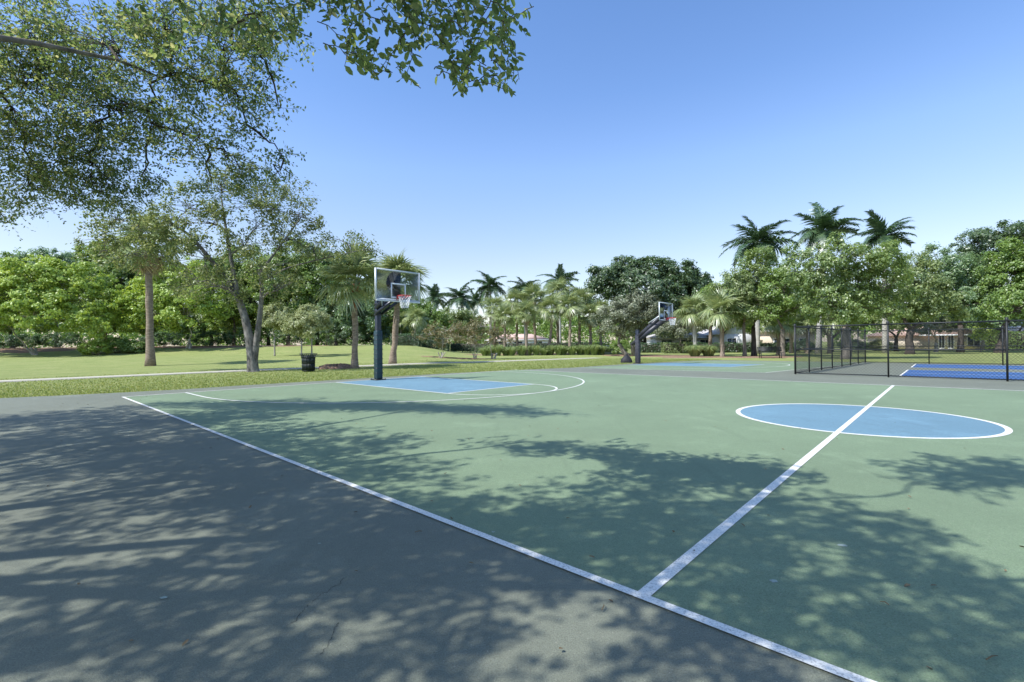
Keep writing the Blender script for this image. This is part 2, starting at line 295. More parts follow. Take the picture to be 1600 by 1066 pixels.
def tree(name, label, Y, u0, lobes, leafm, bark='bark', leaf=.25, clump=.6, dens=1.15, per=46, tr=.22, stems=1, group=None, fork=.35, flat=.8, ar=.55, base=None, cat='tree', droop=0, split=False, depth=.85, twigs=True, upb=.5, skel=None, grow=1.06):
    """lobes: (u, v, ru, rv[, dY]) as seen in the photo at distance Y"""
    b = np.array(base) if base is not None else P(u0, 540, Y); b[2] = float(gz(b[0], b[1]))
    t = thing(name, label, cat, b, group); k = Y/F_PX
    LB = []
    for l in lobes:
        c = P(l[0], l[1], Y); dy = (l[4] if len(l) > 4 else rng.uniform(-.35, .35)*l[2]*k)
        c[1] += dy; rx, rz = l[2]*k*grow, l[3]*k*grow; LB.append((c, np.array((rx, depth*max(rx*.9, rz), rz))))
    cc = np.mean([x[0] for x in LB], 0); lowz = min(x[0][2]-x[1][2] for x in LB)
    fk = b+np.array((0, 0, max(.5, fork*(cc[2]-b[2])))); fk[:2] += (cc[:2]-b[:2])*.15
    tb = MB(); ND = []; NR = []
    if skel:
        for pl_, r0, r1 in skel:
            q = np.array([P(u, v, Y+(x[0] if x else 0)) for u, v, *x in pl_]); q[0, 2] = min(q[0, 2], b[2]-.1) if pl_ is skel[0][0] else q[0, 2]
            tt = np.linspace(0, len(q)-1, 4*len(q)); q = np.stack([np.interp(tt, range(len(q)), q[:, c_]) for c_ in range(3)], 1); q[1:-1] = (q[:-2]+q[1:-1]+q[2:])/3
            rr = np.linspace(r0, r1, len(q))
            if pl_ is skel[0][0]: rr[:2] *= (1.35, 1.12)
            tb.tube(q, rr, 9); ND += list(q[3:]); NR += list(rr[3:])
    else:
        for s in range(stems):
            a = b+np.array((rng.uniform(-1, 1), rng.uniform(-1, 1), 0))*tr*(1.6 if stems > 1 else 0); a[2] -= .15
            e = fk+np.array((rng.uniform(-1, 1), rng.uniform(-1, 1), 0))*(tr*4 if stems > 1 else .02)
            r = tr*(1 if stems == 1 else .62); pth = curve(a, e, 0, 6, tr*.12)
            tb.tube(pth, np.linspace(r*1.0, r*.72, 6)*np.array((1.35, 1.05, 1, 1, 1, 1)), 8); ND += list(pth[4:]); NR += [r*.78, r*.72]
    allc = []; root = np.array(ND[0])
    for c, r in sorted(LB, key=lambda x: np.linalg.norm(x[0]-root)):
        vol = (r[0]*r[2])/(clump*clump); n = max(6, int(dens*vol*9.5)); cl = lobe_clumps(c, r, n); allc.append(cl)
        nd = np.array(ND); dv = c-nd; cost = np.linalg.norm(dv, axis=1)+np.maximum(0, nd[:, 2]-c[2]+.3)*1.5; j = int(np.argmin(cost)); rr = NR[j]
        pth = curve(nd[j], c, .10*np.linalg.norm(c-nd[j]), 7, .035*np.linalg.norm(c-nd[j])); mb = MB() if split else tb
        rs = np.linspace(rr*.72, max(.02, rr*.28), 7); mb.tube(pth, rs, 7); ND += list(pth[2:]); NR += list(rs[2:])
        if twigs:
            for q in cl[:: (2 if split else 4)]:
                s0 = pth[rng.integers(3, 7)]; mb.tube(curve(s0, q, .05, 4, .05), np.linspace(max(.014, rr*.12), .006, 4), 4, False)
        if split: mb.build('branch', bark, t, off=b)
    tb.build('trunk', bark, t, off=b, sm=True)
    cl = np.concatenate(allc); rad = clump*(.45+.6*rng.random(len(cl)))
    V, Fc = crown_leaves(cl, rad, per, leaf, flat, cc, upb, ar, droop)
    o = link('crown', mesh('crown', V-b, Fc, leafm), t); o['kind'] = 'stuff'
    return t
# ------------------------------------------------------------------ ground
def struct(o): o['kind'] = 'structure'; return o
xs = np.unique(np.concatenate((np.linspace(-900, -80, 18), np.linspace(-80, 80, 161), np.linspace(80, 900, 18))))
ys = np.unique(np.concatenate((np.linspace(-300, -10, 12), np.linspace(-10, 90, 101), np.linspace(90, 1500, 30))))
GX, GY = np.meshgrid(xs, ys); nx, ny = len(xs), len(ys)
i = (np.arange(ny-1)[:, None]*nx+np.arange(nx-1)[None]).ravel()
struct(link('lawn', mesh('lawn', np.stack((GX, GY, gz(GX, GY)), -1).reshape(-1, 3), [np.stack((i, i+1, i+nx+1, i+nx), 1)], 'grass', True)))
edge = [(-4.2, -14), (-3.0, -6), (-2.3, -2.1), (-1.65, 0), (-1.35, 1.8), (-1.35, 3.3), (-1.05, 7), (-.75, 11.3), (.1, 15), (1.0, 18.4), (1.25, 24.4), (2.5, 30.4), (3.4, 32.4)]
def fine(pl, step=.35, jit=.035):
    out = []
    for a, b_ in zip(pl[:-1], pl[1:]):
        a = np.array(a, float); b_ = np.array(b_, float); n = max(1, int(np.linalg.norm(b_-a)/step))
        for k in range(n): out.append(a+(b_-a)*k/n+rng.normal(size=2)*jit)
    out.append(np.array(pl[-1], float)); return out
rim = fine(edge)+fine([(3.4, 32.4), (12, 32.7), (34, 32.9)])[1:]+[np.array((34, -14.))]
n = len(rim); top = np.array([CW(a, b_, 0) for a, b_ in rim]); bot = top.copy(); bot[:, 2] = -.2
me = bpy.data.meshes.new('court_pavement')
me.from_pydata([tuple(v) for v in np.concatenate((top, bot))], [], [tuple(range(n))[::-1]]+[(k, (k+1) % n, n+(k+1) % n, n+k) for k in range(n)])
me.materials.append(MAT['court_grey']); me.update()
import bmesh
bmx = bmesh.new(); bmx.from_mesh(me); bmesh.ops.recalc_face_normals(bmx, faces=bmx.faces); bmx.to_mesh(me); bmx.free()
slab = struct(link('court_pavement', me))
def sheet(name, poly, z, mat, parent=slab):
    V = np.array([CW(a, b_, z) for a, b_ in poly]); return link(name, mesh(name, V, [np.arange(len(V))[None]], mat), parent)
def strip(name, pl, w, z, parent=slab, closed=False, mat='line_white'):
    p = np.array(pl, float); 
    if closed: t = np.roll(p, -1, 0)-np.roll(p, 1, 0)
    else: t = np.gradient(p, axis=0)
    t /= np.linalg.norm(t, axis=1, keepdims=True); nn = np.stack((-t[:, 1], t[:, 0]), 1)*w/2; m_ = len(p)
    V = np.array([CW(a, b_, z) for a, b_ in np.concatenate((p+nn, p-nn))]); k = np.arange(m_ if closed else m_-1); k2 = (k+1) % m_
    return link(name, mesh(name, V, [np.stack((k+m_, k2+m_, k2, k), 1)], mat), parent)
def arc(cx_, cy_, r, a0, a1, n=64): t = np.radians(np.linspace(a0, a1, n)); return [(cx_+r*math.cos(x), cy_+r*math.sin(x)) for x in t]
H, W = 14.33, 14.94; MID = W/2; LWD = .06
Z1, Z2, Z3, Z4 = .002, .0035, .005, .0065
sheet('green_court', [(0, 0), (2*H, 0), (2*H, W), (0, W)], Z1, 'court_green')
for hoop_x, sg in ((0, 1), (2*H, -1)):
    sheet('blue_key', [(hoop_x, MID-1.76), (hoop_x+sg*5.92, MID-1.76), (hoop_x+sg*5.92, MID+1.76), (hoop_x, MID+1.76)][::sg], Z2, 'court_blue')
    for s in (-1, 1): strip('key_line', [(hoop_x, MID+s*1.76), (hoop_x+sg*5.95, MID+s*1.76)], .055, Z3)
    strip('free_throw_line', [(hoop_x+sg*5.92, MID-1.73), (hoop_x+sg*5.92, MID+1.73)], .055, Z4)
    strip('free_throw_arc', [(hoop_x+sg*(x-0), y) for x, y in arc(5.95, MID, 1.74, -90, 90)], .055, Z3)
    strip('three_point_line', [(hoop_x, MID-6.12)]+[(hoop_x+sg*x, y) for x, y in arc(1.575, MID, 6.12, -90, 90, 90)]+[(hoop_x, MID+6.12)], .055, Z4+.0015)
sheet('blue_centre_disc', arc(H, MID, 1.76, 0, 355, 72), Z2, 'court_blue')
strip('centre_circle', arc(H, MID, 1.76, 0, 355, 72), .075, Z3, closed=True)
strip('half_court_line', [(H, 0.0), (H, W)], .07, Z4)
for y in (0, W): strip('sideline', [(-.03, y), (2*H+.03, y)], .056, Z4+.0015)
for x in (0, 2*H): strip('baseline', [(x, .03), (x, W-.03)], .055, Z4+.003)
# second, smaller court behind: a slightly turned half court
BQ = [np.array(x) for x in ((1.35, 18.2), (9.95, 19.15), (12.0, 31.7), (3.2, 30.9))]
def B(s, t): return tuple((BQ[0]*(1-s)+BQ[1]*s)*(1-t)+(BQ[3]*(1-s)+BQ[2]*s)*t)
sheet('green_half_court', [B(0, 0), B(1, 0), B(1, 1), B(0, 1)], Z1, 'court_green')
sheet('blue_key', [B(0, .34), B(.62, .34), B(.62, .64), B(0, .64)], Z2, 'court_blue')
strip('half_court_border', [B(0, 0), B(.999, 0)], .055, Z3); strip('half_court_border', [B(1, 0.002), B(1, 1)], .055, Z3); strip('half_court_border', [B(1, 1), B(0, 1)], .05, Z4)
for t_ in (.34, .64): strip('key_line', [B(0, t_), B(.62, t_)], .05, Z3)
strip('free_throw_line', [B(.62, .34), B(.62, .64)], .05, Z4)
strip('three_point_line', [B(0, .07)]+[B(.16+.64*math.cos(a), .49+.42*math.sin(a)) for a in np.linspace(-1.57, 1.57, 60)]+[B(0, .91)], .05, Z4+.0015)
# two blue pickleball courts behind the fence
for y0, y1 in ((19.3, 24.5), (27.0, 31.2)):
    sheet('blue_pickleball_court', [(14.2, y0), (27.6, y0), (27.6, y1), (14.2, y1)], Z2, 'pickle_blue')
    for y in (y0, y1): strip('pickleball_sideline', [(14.17, y), (27.6, y)], .05, Z3)
    for x in (14.2, 18.77, 23.0, 27.6): strip('pickleball_baseline', [(x, y0), (x, y1)], .055, Z4)
    strip('pickleball_centre_line', [(14.2, (y0+y1)/2), (18.77, (y0+y1)/2)], .05, Z3)
# wear on the pavement
for pts in ([(450, 977), (462, 970), (470, 958), (480, 948), (489, 940), (500, 930), (511, 925), (520, 917), (528, 915), (540, 900)], [(500, 1025), (510, 1012), (516, 1000), (522, 985), (533, 970)]):
    pl = []
    for u, v in pts:
        r = P(u, v, 1.0); t = CAM_H/(CAM_H-r[2]); pl.append((r[0]*t, t))
    q = []
    for a, b_ in zip(pl[:-1], pl[1:]):
        for k in range(5): q.append(np.array(a)+(np.array(b_)-np.array(a))*k/5+rng.normal(size=2)*.004)
    p = np.array(q); wv = .0014*(.2+rng.random(len(p))*1.2); t = np.gradient(p, axis=0); t /= np.linalg.norm(t, axis=1, keepdims=True); nn = np.stack((-t[:, 1], t[:, 0]), 1)*wv[:, None]
    V = np.concatenate((p+nn, p-nn)); V = np.concatenate((V, np.full((len(V), 1), .002)), 1); m_ = len(p); k = np.arange(m_-1)
    link('crack', mesh('crack', V, [np.stack((k+m_, k+m_+1, k+1, k), 1)], 'crack_dark'), slab)
def gpt(u, v):
    r = P(u, v, 1.0); t = CAM_H/(CAM_H-r[2]); return np.array((r[0]*t, t))
for u, v, r in ((1209, 909, .016), (1315, 853, .022), (771, 832, .010), (256, 935, .014), (499, 850, .008)):
    c = gpt(u, v); a = np.arange(14)*2*math.pi/14; rr = r*(.75+.5*rng.random(14))
    V = np.stack((c[0]+rr*np.cos(a)*1.3, c[1]+rr*np.sin(a), np.full(14, .0040)), 1)
    link('pale_spot', mesh('pale_spot', V, [np.arange(14)[None]], 'stain_pale'), slab)
# fallen leaves and twigs scattered over the pavement
n = 750; a = rng.uniform(-1.5, 22, n); b_ = rng.uniform(-6, 15, n); keep = rng.random(n) < np.exp(-np.maximum(b_-2, 0)/5); a, b_ = a[keep], b_[keep]; n = len(a)
c = np.array([CW(x, y, .012) for x, y in zip(a, b_)]); nr = np.array((0, 0, 1))+rand_dirs(n)*.35
V, Fc = leaves(c, nr, rand_dirs(n), .018+.026*rng.random(n), .010+.008*rng.random(n), True)
o = link('fallen_leaves', mesh('fallen_leaves', V, Fc, 'litter_brown')); o['kind'] = 'stuff'; tag(o, 'tiny brown fallen leaves scattered over the court pavement', 'leaf litter')
for (u, v), L, az, lb in (((1550, 1033), .07, .3, 'short dry twig on the green court in the bottom right corner'), ((1382, 947), .035, 2.2, 'small bent twig on shaded green court'), ((942, 953), .05, 1.2, 'little curled twig on dark pavement below the sideline'), ((654, 834), .05, .2, 'thin dry twig on grey pavement left of the sideline')):
    c = gpt(u, v); d = np.array((math.cos(az), math.sin(az), 0)); mb = MB(); mb.tube([np.array((0, 0, .004))-d*L/2, np.array((.006, .004, .009)), np.array((0, 0, .005))+d*L/2], [.0025, .0028, .0014], 5)
    tag(mb.build('twig', 'litter_brown', loc=(c[0], c[1], .009)), lb, 'twig')
# concrete footpath through the lawn
pl = [G(*x)[:2] for x in ((-420, 612), (-150, 604), (0, 596.8), (100, 592.5), (200, 588), (300, 583.5), (400, 579), (560, 572.5), (750, 566), (850, 562.5), (945, 559.5))]
pl = np.array(pl); t = np.linspace(0, len(pl)-1, 90); pc = np.stack((np.interp(t, range(len(pl)), pl[:, 0]), np.interp(t, range(len(pl)), pl[:, 1])), 1)
ker = np.ones(9)/9; pcs = np.stack([np.convolve(np.pad(pc[:, k], 4, 'edge'), ker, 'valid') for k in (0, 1)], 1)
t = np.gradient(pcs, axis=0); t /= np.linalg.norm(t, axis=1, keepdims=True); nn = np.stack((-t[:, 1], t[:, 0]), 1)*.62
L_, R_ = pcs+nn, pcs-nn; zz = gz(pcs[:, 0], pcs[:, 1]); m_ = len(pcs); k = np.arange(m_-1)
V = np.concatenate([np.column_stack((x, zz+dz)) for x, dz in ((L_, .035), (R_, .035), (L_, -.1), (R_, -.1))])
struct(link('footpath', mesh('footpath', V, [np.stack((k+m_, k+m_+1, k+1, k), 1), np.stack((k+3*m_, k+3*m_+1, k+m_+1, k+m_), 1), np.stack((k, k+1, k+2*m_+1, k+2*m_), 1)], 'concrete')))
# mulch beds
def bed(u, Y, rx, ry, name='mulch_bed', hz=.06):
    c = P(u, 540, Y); n = 40; V = []; a = np.arange(n)*2*math.pi/n; w = 1+.13*np.sin(3*a+rng.uniform(0, 6))+.09*np.sin(7*a+rng.uniform(0, 6))+.05*rng.normal(size=n)
    for f_, dz in ((1.0, -.05), (.93, hz*.5), (.6, hz), (.02, hz*1.2)):
        x = c[0]+rx*f_*w*np.cos(a); y = c[1]+ry*f_*w*np.sin(a); V.append(np.stack((x, y, gz(x, y)+dz+.02*rng.random(n)), 1))
    V = np.concatenate(V); i = np.arange(3)[:, None]*n; j = np.arange(n)[None]; k = (j+1) % n
    return struct(link(name, mesh(name, V, [np.stack((i+j, i+k, i+n+k, i+n+j), -1).reshape(-1, 4)], 'mulch', True)))
for a in ((40, 56, 14, 5), (170, 57, 12, 4), (300, 57, 9, 4), (400, 57, 8, 3), (715, 41, 3.0, .5), (850, 58, 9, 2.0), (1060, 46, 4, 2), (1110, 41, 4.2, 1.8), (1185, 40, 3.6, 2), (985, 50, 3, 2)): bed(*a)
# short grass along the court edge and out to the footpath
n = 300000; a = rng.uniform(-14, 3.2, n); b_ = rng.uniform(-5, 34, n)
ex = np.interp(b_, [e[1] for e in edge], [e[0] for e in edge]); d = ex-a
keep = (d > -.03) & (rng.random(n) < np.exp(-np.maximum(d, 0)/5)+.05); a, b_ = a[keep], b_[keep]; n = len(a)
w = np.stack((cyw*(a-CX)+syw*(b_-CY), -syw*(a-CX)+cyw*(b_-CY)), 1)
dist = np.min(np.stack([np.hypot(*(w-pcs[k]).T) for k in range(0, m_, 2)]), 0); ok = dist > .66; w = w[ok]; n = len(w)
z = gz(w[:, 0], w[:, 1]); h = .018+.032*rng.random(n); az = rng.uniform(0, 6.28, n); ln = np.stack((np.cos(az), np.sin(az)), 1)
bw = .012+.012*rng.random(n); pr = np.stack((-ln[:, 1], ln[:, 0]), 1)*bw[:, None]
V = np.stack((np.column_stack((w-pr, z-.01)), np.column_stack((w+pr, z-.01)), np.column_stack((w+ln*h[:, None]*.6, z+h))), 1).reshape(-1, 3)
o = link('grass_blades', mesh('grass_blades', V, [np.arange(n*3).reshape(-1, 3)], 'blade_green')); o['kind'] = 'stuff'; tag(o, 'short yellow green grass blades along the pavement edge', 'grass')
# ------------------------------------------------------------------ basketball hoops
def net(mb_, c, r0, r1, hh, n=12, rows=6):
    for s in (1, -1):
        for k in range(n):
            p = []
            for q in range(rows+1):
                f_ = q/rows; a = 2*math.pi*(k+s*q*.5)/n; rr = r0+(r1-r0)*f_**.7; p.append(c+np.array((rr*math.cos(a), rr*math.sin(a), -hh*f_)))
            mb_.tube(p, .006, 4, False)
def hoop(label, pole_xy, ext, board_z, pole_top, pad_top, padm, pole_w, pad_w, arm0, heavy, bw=1.83, bh=1.07, dy=0):
    """local frame: +x into the court, +y along the baseline"""
    b = CW(*pole_xy, 0.006); t = thing('basketball_hoop', label, 'hoop', b, None, -YAW)
    MB().box((0, 0, pole_top/2), (pole_w, pole_w, pole_top)).build('pole', 'pole_navy', t, bev=.012)
    m_ = MB(); m_.box((0, 0, pole_top+.012), (pole_w*1.12, pole_w*1.12, .024)); m_.build('pole_cap', 'pole_navy', t)
    pad = MB().box((0, 0, pad_top/2+.02), (pad_w, pad_w, pad_top-.02)).build('pole_pad', padm, t, bev=.04)
    for k in range(9 if not heavy else 6):
        zz_ = .25+k*(pad_top-.4)/(8 if not heavy else 5); m_ = MB()
        m_.box((0, 0, zz_), (pad_w+.012, pad_w+.012, .02)); m_.build('pad_strap', 'pole_navy' if not heavy else 'pad_charcoal', pad)
    bp = MB().box((0, 0, .0125), (pad_w+.16, pad_w+.16, .025)).build('base_plate', 'black_metal', t)
    for sx in (-1, 1):
        for sy in (-1, 1): MB().tube([(sx*(pad_w/2+.05), sy*(pad_w/2+.05), .025), (sx*(pad_w/2+.05), sy*(pad_w/2+.05), .06)], .016, 6).build('bolt', 'black_metal', bp)
    if not heavy:
        for k in range(4): MB().box((0, 0, pole_top-.12-k*.13), (pole_w+.05, pole_w+.05, .05)).build('collar', 'black_metal', t, bev=.01)
    zc = board_z+bh/2; xb = ext
    for s in (-1, 1):
        m_ = MB(); m_.bar((pole_w*.3, s*.1, arm0), (xb-.12, s*.1+dy, board_z+bh*.42), .05 if not heavy else .07, .16 if not heavy else .2); m_.build('arm', 'pole_navy' if not heavy else 'pad_charcoal', t)
        m_ = MB(); m_.bar((pole_w*.3 if not heavy else -.35, s*.13, arm0-.45 if heavy else arm0-.22), (xb-.12, s*.13+dy, board_z+.04), .05, .10 if not heavy else .2); m_.build('brace', 'pole_navy' if not heavy else 'pad_charcoal', t)
    MB().bar((xb*.42, -.24+dy, board_z-.12), (xb-.08, -.62+dy, board_z+.30), .04, .045).build('side_strut', 'alu', t)
    MB().box((xb-.075, dy, zc+.05), (.07, .26, bh*.9)).build('mount_plate', 'pole_navy', t, bev=.01)
    bd = MB().box((xb, dy, zc), (.012, bw-.09, bh-.09)).build('backboard', 'board_glass', t)
    for s in (-1, 1):
        MB().box((xb, dy+s*(bw/2-.0275), zc), (.05, .055, bh)).build('frame_upright', 'alu', bd)
        MB().box((xb, dy, zc+s*(bh/2-.0275)), (.048, bw-.11, .055)).build('frame_rail', 'alu', bd)
        MB().box((xb+.011, dy+s*.28, board_z+.34), (.004, .05, .45)).build('target_line', 'trim_white', bd)
    for z_ in (board_z+.115, board_z+.565+.024): MB().box((xb+.0125, dy, z_), (.004, .61, .05)).build('target_line', 'trim_white', bd)
    MB().box((xb+.025, dy, board_z-.018), (.07, bw-.04, .045)).build('edge_pad', 'pole_navy' if heavy else 'alu', bd, bev=.01)
    rz_ = board_z+.15; rc = np.array((xb+.15+.228, dy, rz_)); a = np.linspace(0, 2*math.pi, 33)
    r_ = MB(); r_.tube([rc+np.array((.228*math.cos(x), .228*math.sin(x), 0)) for x in a], .012, 8, False)
    rm = r_.build('rim', 'rim_red', t, sm=True)
    m_ = MB(); m_.box((xb+.09, dy, rz_-.02), (.14, .17, .10)); m_.bar((xb+.03, dy-.09, rz_-.12), (xb+.30, dy-.16, rz_-.01), .02, .03); m_.bar((xb+.03, dy+.09, rz_-.12), (xb+.30, dy+.16, rz_-.01), .02, .03); m_.build('bracket', 'rim_red', rm)
    m_ = MB(); net(m_, rc, .222, .12, .42); m_.build('net', 'net_white', rm)
    return t
hoop('glass backboard hoop on a dark padded pole by the near blue key', (.22, 7.22), 1.12, 2.80, 2.88, 1.78, 'pad_teal', .17, .245, 2.62, False, dy=.12)
hoop('distant basketball hoop leaning far out on a charcoal wrapped post', (1.45, 24.5), 1.75, 2.56, 2.05, 1.72, 'pad_charcoal', .20, .27, 1.62, True, dy=.2)
# ------------------------------------------------------------------ chain link fence
def fence_run(t, b, p0, p1, nb, skip_first=False, gap_mesh=.0, hh=1.86, mid=.96):
    p0 = np.array(p0, float); p1 = np.array(p1, float); pts = [p0+(p1-p0)*k/nb for k in range(nb+1)]
    Wd = [CW(*p)-b for p in pts]
    for k, q in enumerate(Wd):
        if k == 0 and skip_first: continue
        o = MB().tube([q+(0, 0, .0), q+(0, 0, hh+.04)], .036 if k in (0, nb) else .028, 10).build('post', 'black_vinyl', t, sm=False)
        MB().lathe([(.0, .06), (.03, .045), (.047, 0), (.047, -.05)], q+(0, 0, hh+.04), 10).build('post_cap', 'black_vinyl', o)
    for k in range(nb):
        a, c = Wd[k], Wd[k+1]; d = (c-a)/np.linalg.norm(c-a)
        for z_, r_ in ((hh-.02, .024), (mid, .022), (.055, .016)): MB().tube([a+d*.03+(0, 0, z_), c-d*.03+(0, 0, z_)], r_, 8).build('rail', 'black_vinyl', t)
        L = np.linalg.norm(c-a)-.07; a2 = a+d*.035; z0, z1 = .03, hh-.01; hgt = z1-z0; pit = .10; m_ = MB(); nn_ = np.cross(d, (0, 0, 1.))
        for s in (1, -1):
            x0 = np.arange(-hgt if s == 1 else 0, (L if s == 1 else L+hgt), pit)
            for x in x0:
                xa, za, xb_, zb = x, z0, x+s*hgt, z1
                if s == 1:
                    if xa < 0: za += -xa; xa = 0
                    if xb_ > L: zb -= xb_-L; xb_ = L
                else:
                    if xa > L: za += xa-L; xa = L
                    if xb_ < 0: zb -= -xb_; xb_ = 0
                if zb-za < .02: continue
                m_.tube([a2+d*xa+(0, 0, za)+nn_*s*.003, a2+d*xb_+(0, 0, zb)+nn_*s*.003], .0034, 3, False)
        m_.build('chain_link_mesh', 'black_vinyl', t)
for p0, p1, nb, lb, sk in (((11.1, 18.85), (28.2, 18.2), 6, 'black chain link fence run nearest the camera in front of blue courts', False),
                           ((11.1, 18.85), (11.95, 31.9), 7, 'black chain link fence run receding between grey pavement and half court', True),
                           ((11.95, 31.9), (28.6, 32.0), 6, 'far black chain link fence run along the lawn behind blue courts', True)):
    b = CW(*p0); t = thing('chain_link_fence', lb, 'fence', b, 'chain link fence around the blue courts'); fence_run(t, b, p0, p1, nb, sk)
# ------------------------------------------------------------------ litter bin, bench, bag, cabinet
b = G(482, 581); t = thing('litter_bin', 'dark green slatted litter bin with flared rim on grass by footpath', 'bin', b)
MB().lathe([(.0, .03), (.27, .03), (.27, .78), (.25, .80), (.0, .80)], n=24).build('liner', 'black_metal', t, sm=False)
for k in range(28):
    a = 2*math.pi*k/28; d = np.array((math.cos(a), math.sin(a), 0)); m_ = MB()
    pth = [d*.30+(0, 0, .05), d*.305+(0, 0, .40), d*.315+(0, 0, .66), d*.345+(0, 0, .80), d*.405+(0, 0, .87)]
    for x, y in zip(pth[:-1], pth[1:]): m_.bar(x, y, .034, .012, d)
    m_.build('slat', 'can_green', t)
for z_, r_ in ((.06, .295), (.45, .30), (.90, .405)):
    a = np.linspace(0, 2*math.pi, 33); MB().tube([(r_*math.cos(x), r_*math.sin(x), z_) for x in a], .016, 6, False).build('ring', 'can_green', t)
for k in range(3): a = 2.1*k; MB().tube([(.22*math.cos(a), .22*math.sin(a), -.04), (.22*math.cos(a), .22*math.sin(a), .04)], .03, 6).build('foot', 'black_metal', t)
# root mound
c = G(527, 576); n = 44; a = np.arange(n)*2*math.pi/n; V = []
for f_, hz in ((1.05, -.08), (.97, .07), (.8, .14), (.55, .20), (.28, .22), (.02, .20)):
    w_ = 1+.1*np.sin(2*a+1)+.12*np.sin(5*a)+.07*rng.normal(size=n)
    V.append(np.stack((.95*f_*w_*np.cos(a), .8*f_*w_*np.sin(a), hz+.05*rng.normal(size=n)*(f_ < 1)), 1))
V = np.concatenate(V); i = np.arange(5)[:, None]*n; j = np.arange(n)[None]; k = (j+1) % n
tag(link('dirt_mound', mesh('dirt_mound', V, [np.stack((i+j, i+k, i+n+k, i+n+j), -1).reshape(-1, 4)], 'mulch'), None, tuple(c)), 'low brown mound of bare dirt and bark beside the litter bin', 'dirt mound')
b = G(1204, 560); t = thing('park_bench', 'dark metal park bench under the trees left of the fence', 'bench', b, None, -.22)
for k in range(5): MB().box((0, -.2+k*.095, .45), (1.75, .075, .03)).build('seat_slat', 'black_metal', t)
for k in range(4): MB().box((0, .25+k*.03, .56+k*.10), (1.75, .025, .075)).build('back_slat', 'black_metal', t)
for s in (-.72, .72):
    for y, zt in ((-.18, .45), (.22, .9)): MB().bar((s, y, 0), (s, y+(.12 if zt > .5 else 0), zt), .05, .05, (0, 1, 0)).build('leg', 'black_metal', t)
    MB().bar((s, -.22, .62), (s, .27, .62), .05, .03).build('armrest', 'black_metal', t); MB().bar((s, -.2, .425), (s, .25, .425), .045, .04).build('seat_bearer', 'black_metal', t)
b = G(979, 567.2); m_ = MB(); n = 20; a = np.arange(n)*2*math.pi/n; V = []
for f_, hz in ((1.0, 0), (1.06, .08), (.92, .22), (.62, .38), (.28, .47), (.16, .50), (.22, .55), (.02, .56)):
    w_ = 1+.08*np.sin(3*a+f_*4)+.05*rng.normal(size=n); V.append(np.stack((.36*f_*w_*np.cos(a), .3*f_*w_*np.sin(a), np.full(n, hz)), 1))
V = np.concatenate(V); i = np.arange(7)[:, None]*n; j = np.arange(n)[None]; k = (j+1) % n
tag(link('black_bag', mesh('black_bag', V, [np.stack((i+j, i+k, i+n+k, i+n+j), -1).reshape(-1, 4)], 'bag_black', True), None, tuple(b)), 'small black sack standing on grass beside the far hoop', 'bag')
b = P(949, 553, 54); b[2] = float(gz(b[0], b[1])); t = thing('utility_cabinet', 'grey utility cabinet at the right end of the grass clumps', 'cabinet', b, None, .3)
MB().box((0, 0, .5), (1.25, .6, .9)).build('housing', 'cabinet_grey', t, bev=.02); MB().box((0, 0, .98), (1.33, .68, .06)).build('lid', 'cabinet_grey', t); MB().box((0, 0, .03), (1.4, .75, .08)).build('plinth', 'concrete', t); MB().box((.1, -.307, .55), (.32, .012, .3)).build('notice_plate', 'trim_white', t)
# ------------------------------------------------------------------ houses
def house(label, u, Y, w, hw, hr, wallm, roofm, wins, gable=False, rz=0, dd=9):
    b = P(u, 540, Y); b[2] = float(gz(b[0], b[1])); t = thing('house', label, 'house', b, 'houses beyond the park', rz)
    wall = MB().box((0, dd/2, hw/2), (w, dd, hw)).build('wall', wallm, t)
    o_ = .5; z0 = hw+.003; m_ = MB()
    if gable:
        V = [(-w/2-o_, -o_, z0-.2), (0, -o_, z0+hr), (w/2+o_, -o_, z0-.2), (-w/2-o_, dd+o_, z0-.2), (0, dd+o_, z0+hr), (w/2+o_, dd+o_, z0-.2)]
        V += [(x, y, z+.16) for x, y, z in V]
        m_.add(V, [[(0, 1, 4, 3), (1, 2, 5, 4), (6, 9, 10, 7), (7, 10, 11, 8), (0, 6, 7, 1), (1, 7, 8, 2), (3, 4, 10, 9), (4, 5, 11, 10), (0, 3, 9, 6), (2, 8, 11, 5)]])
        MB().add([(-w/2, .0, hw+.001), (w/2, 0, hw+.001), (0, 0, hw+hr-.1), (-w/2, .2, hw+.001), (w/2, .2, hw+.001), (0, .2, hw+hr-.1)], [[(0, 1, 2), (5, 4, 3)], [(0, 3, 4, 1), (1, 4, 5, 2), (2, 5, 3, 0)]]).build('gable', wallm, t)
    else:
        x0, y0 = w/2+o_, dd/2+o_; rx = max(.2, w/2-dd/2)
        V = [(-x0, -o_, z0), (x0, -o_, z0), (x0, dd+o_, z0), (-x0, dd+o_, z0), (-rx, dd/2, z0+hr), (rx, dd/2, z0+hr)]
        m_.add(V, [[(0, 1, 5, 4), (2, 3, 4, 5), (0, 3, 2, 1)], [(1, 2, 5), (3, 0, 4)]])
    m_.build('roof', roofm, t)
    MB().box((0, -o_-.03, z0-.02 if not gable else z0-.3), (w+2*o_ if not gable else .4, .06, .18)).build('fascia', 'trim_white', t)
    for x, z_, ww, hh in wins:
        fr_ = MB()
        for s in (-1, 1): fr_.box((x+s*(ww/2+.05), -.03, z_), (.1, .1, hh+.2)); fr_.box((x, -.03, z_+s*(hh/2+.05)), (ww, .1, .1))
        f_ = fr_.build('window', 'trim_white', t); MB().box((x, -.012, z_), (ww, .03, hh)).build('pane', 'window_dark', f_)
        MB().box((x, -.04, z_), (.06, .05, hh)).build('mullion', 'trim_white', f_)
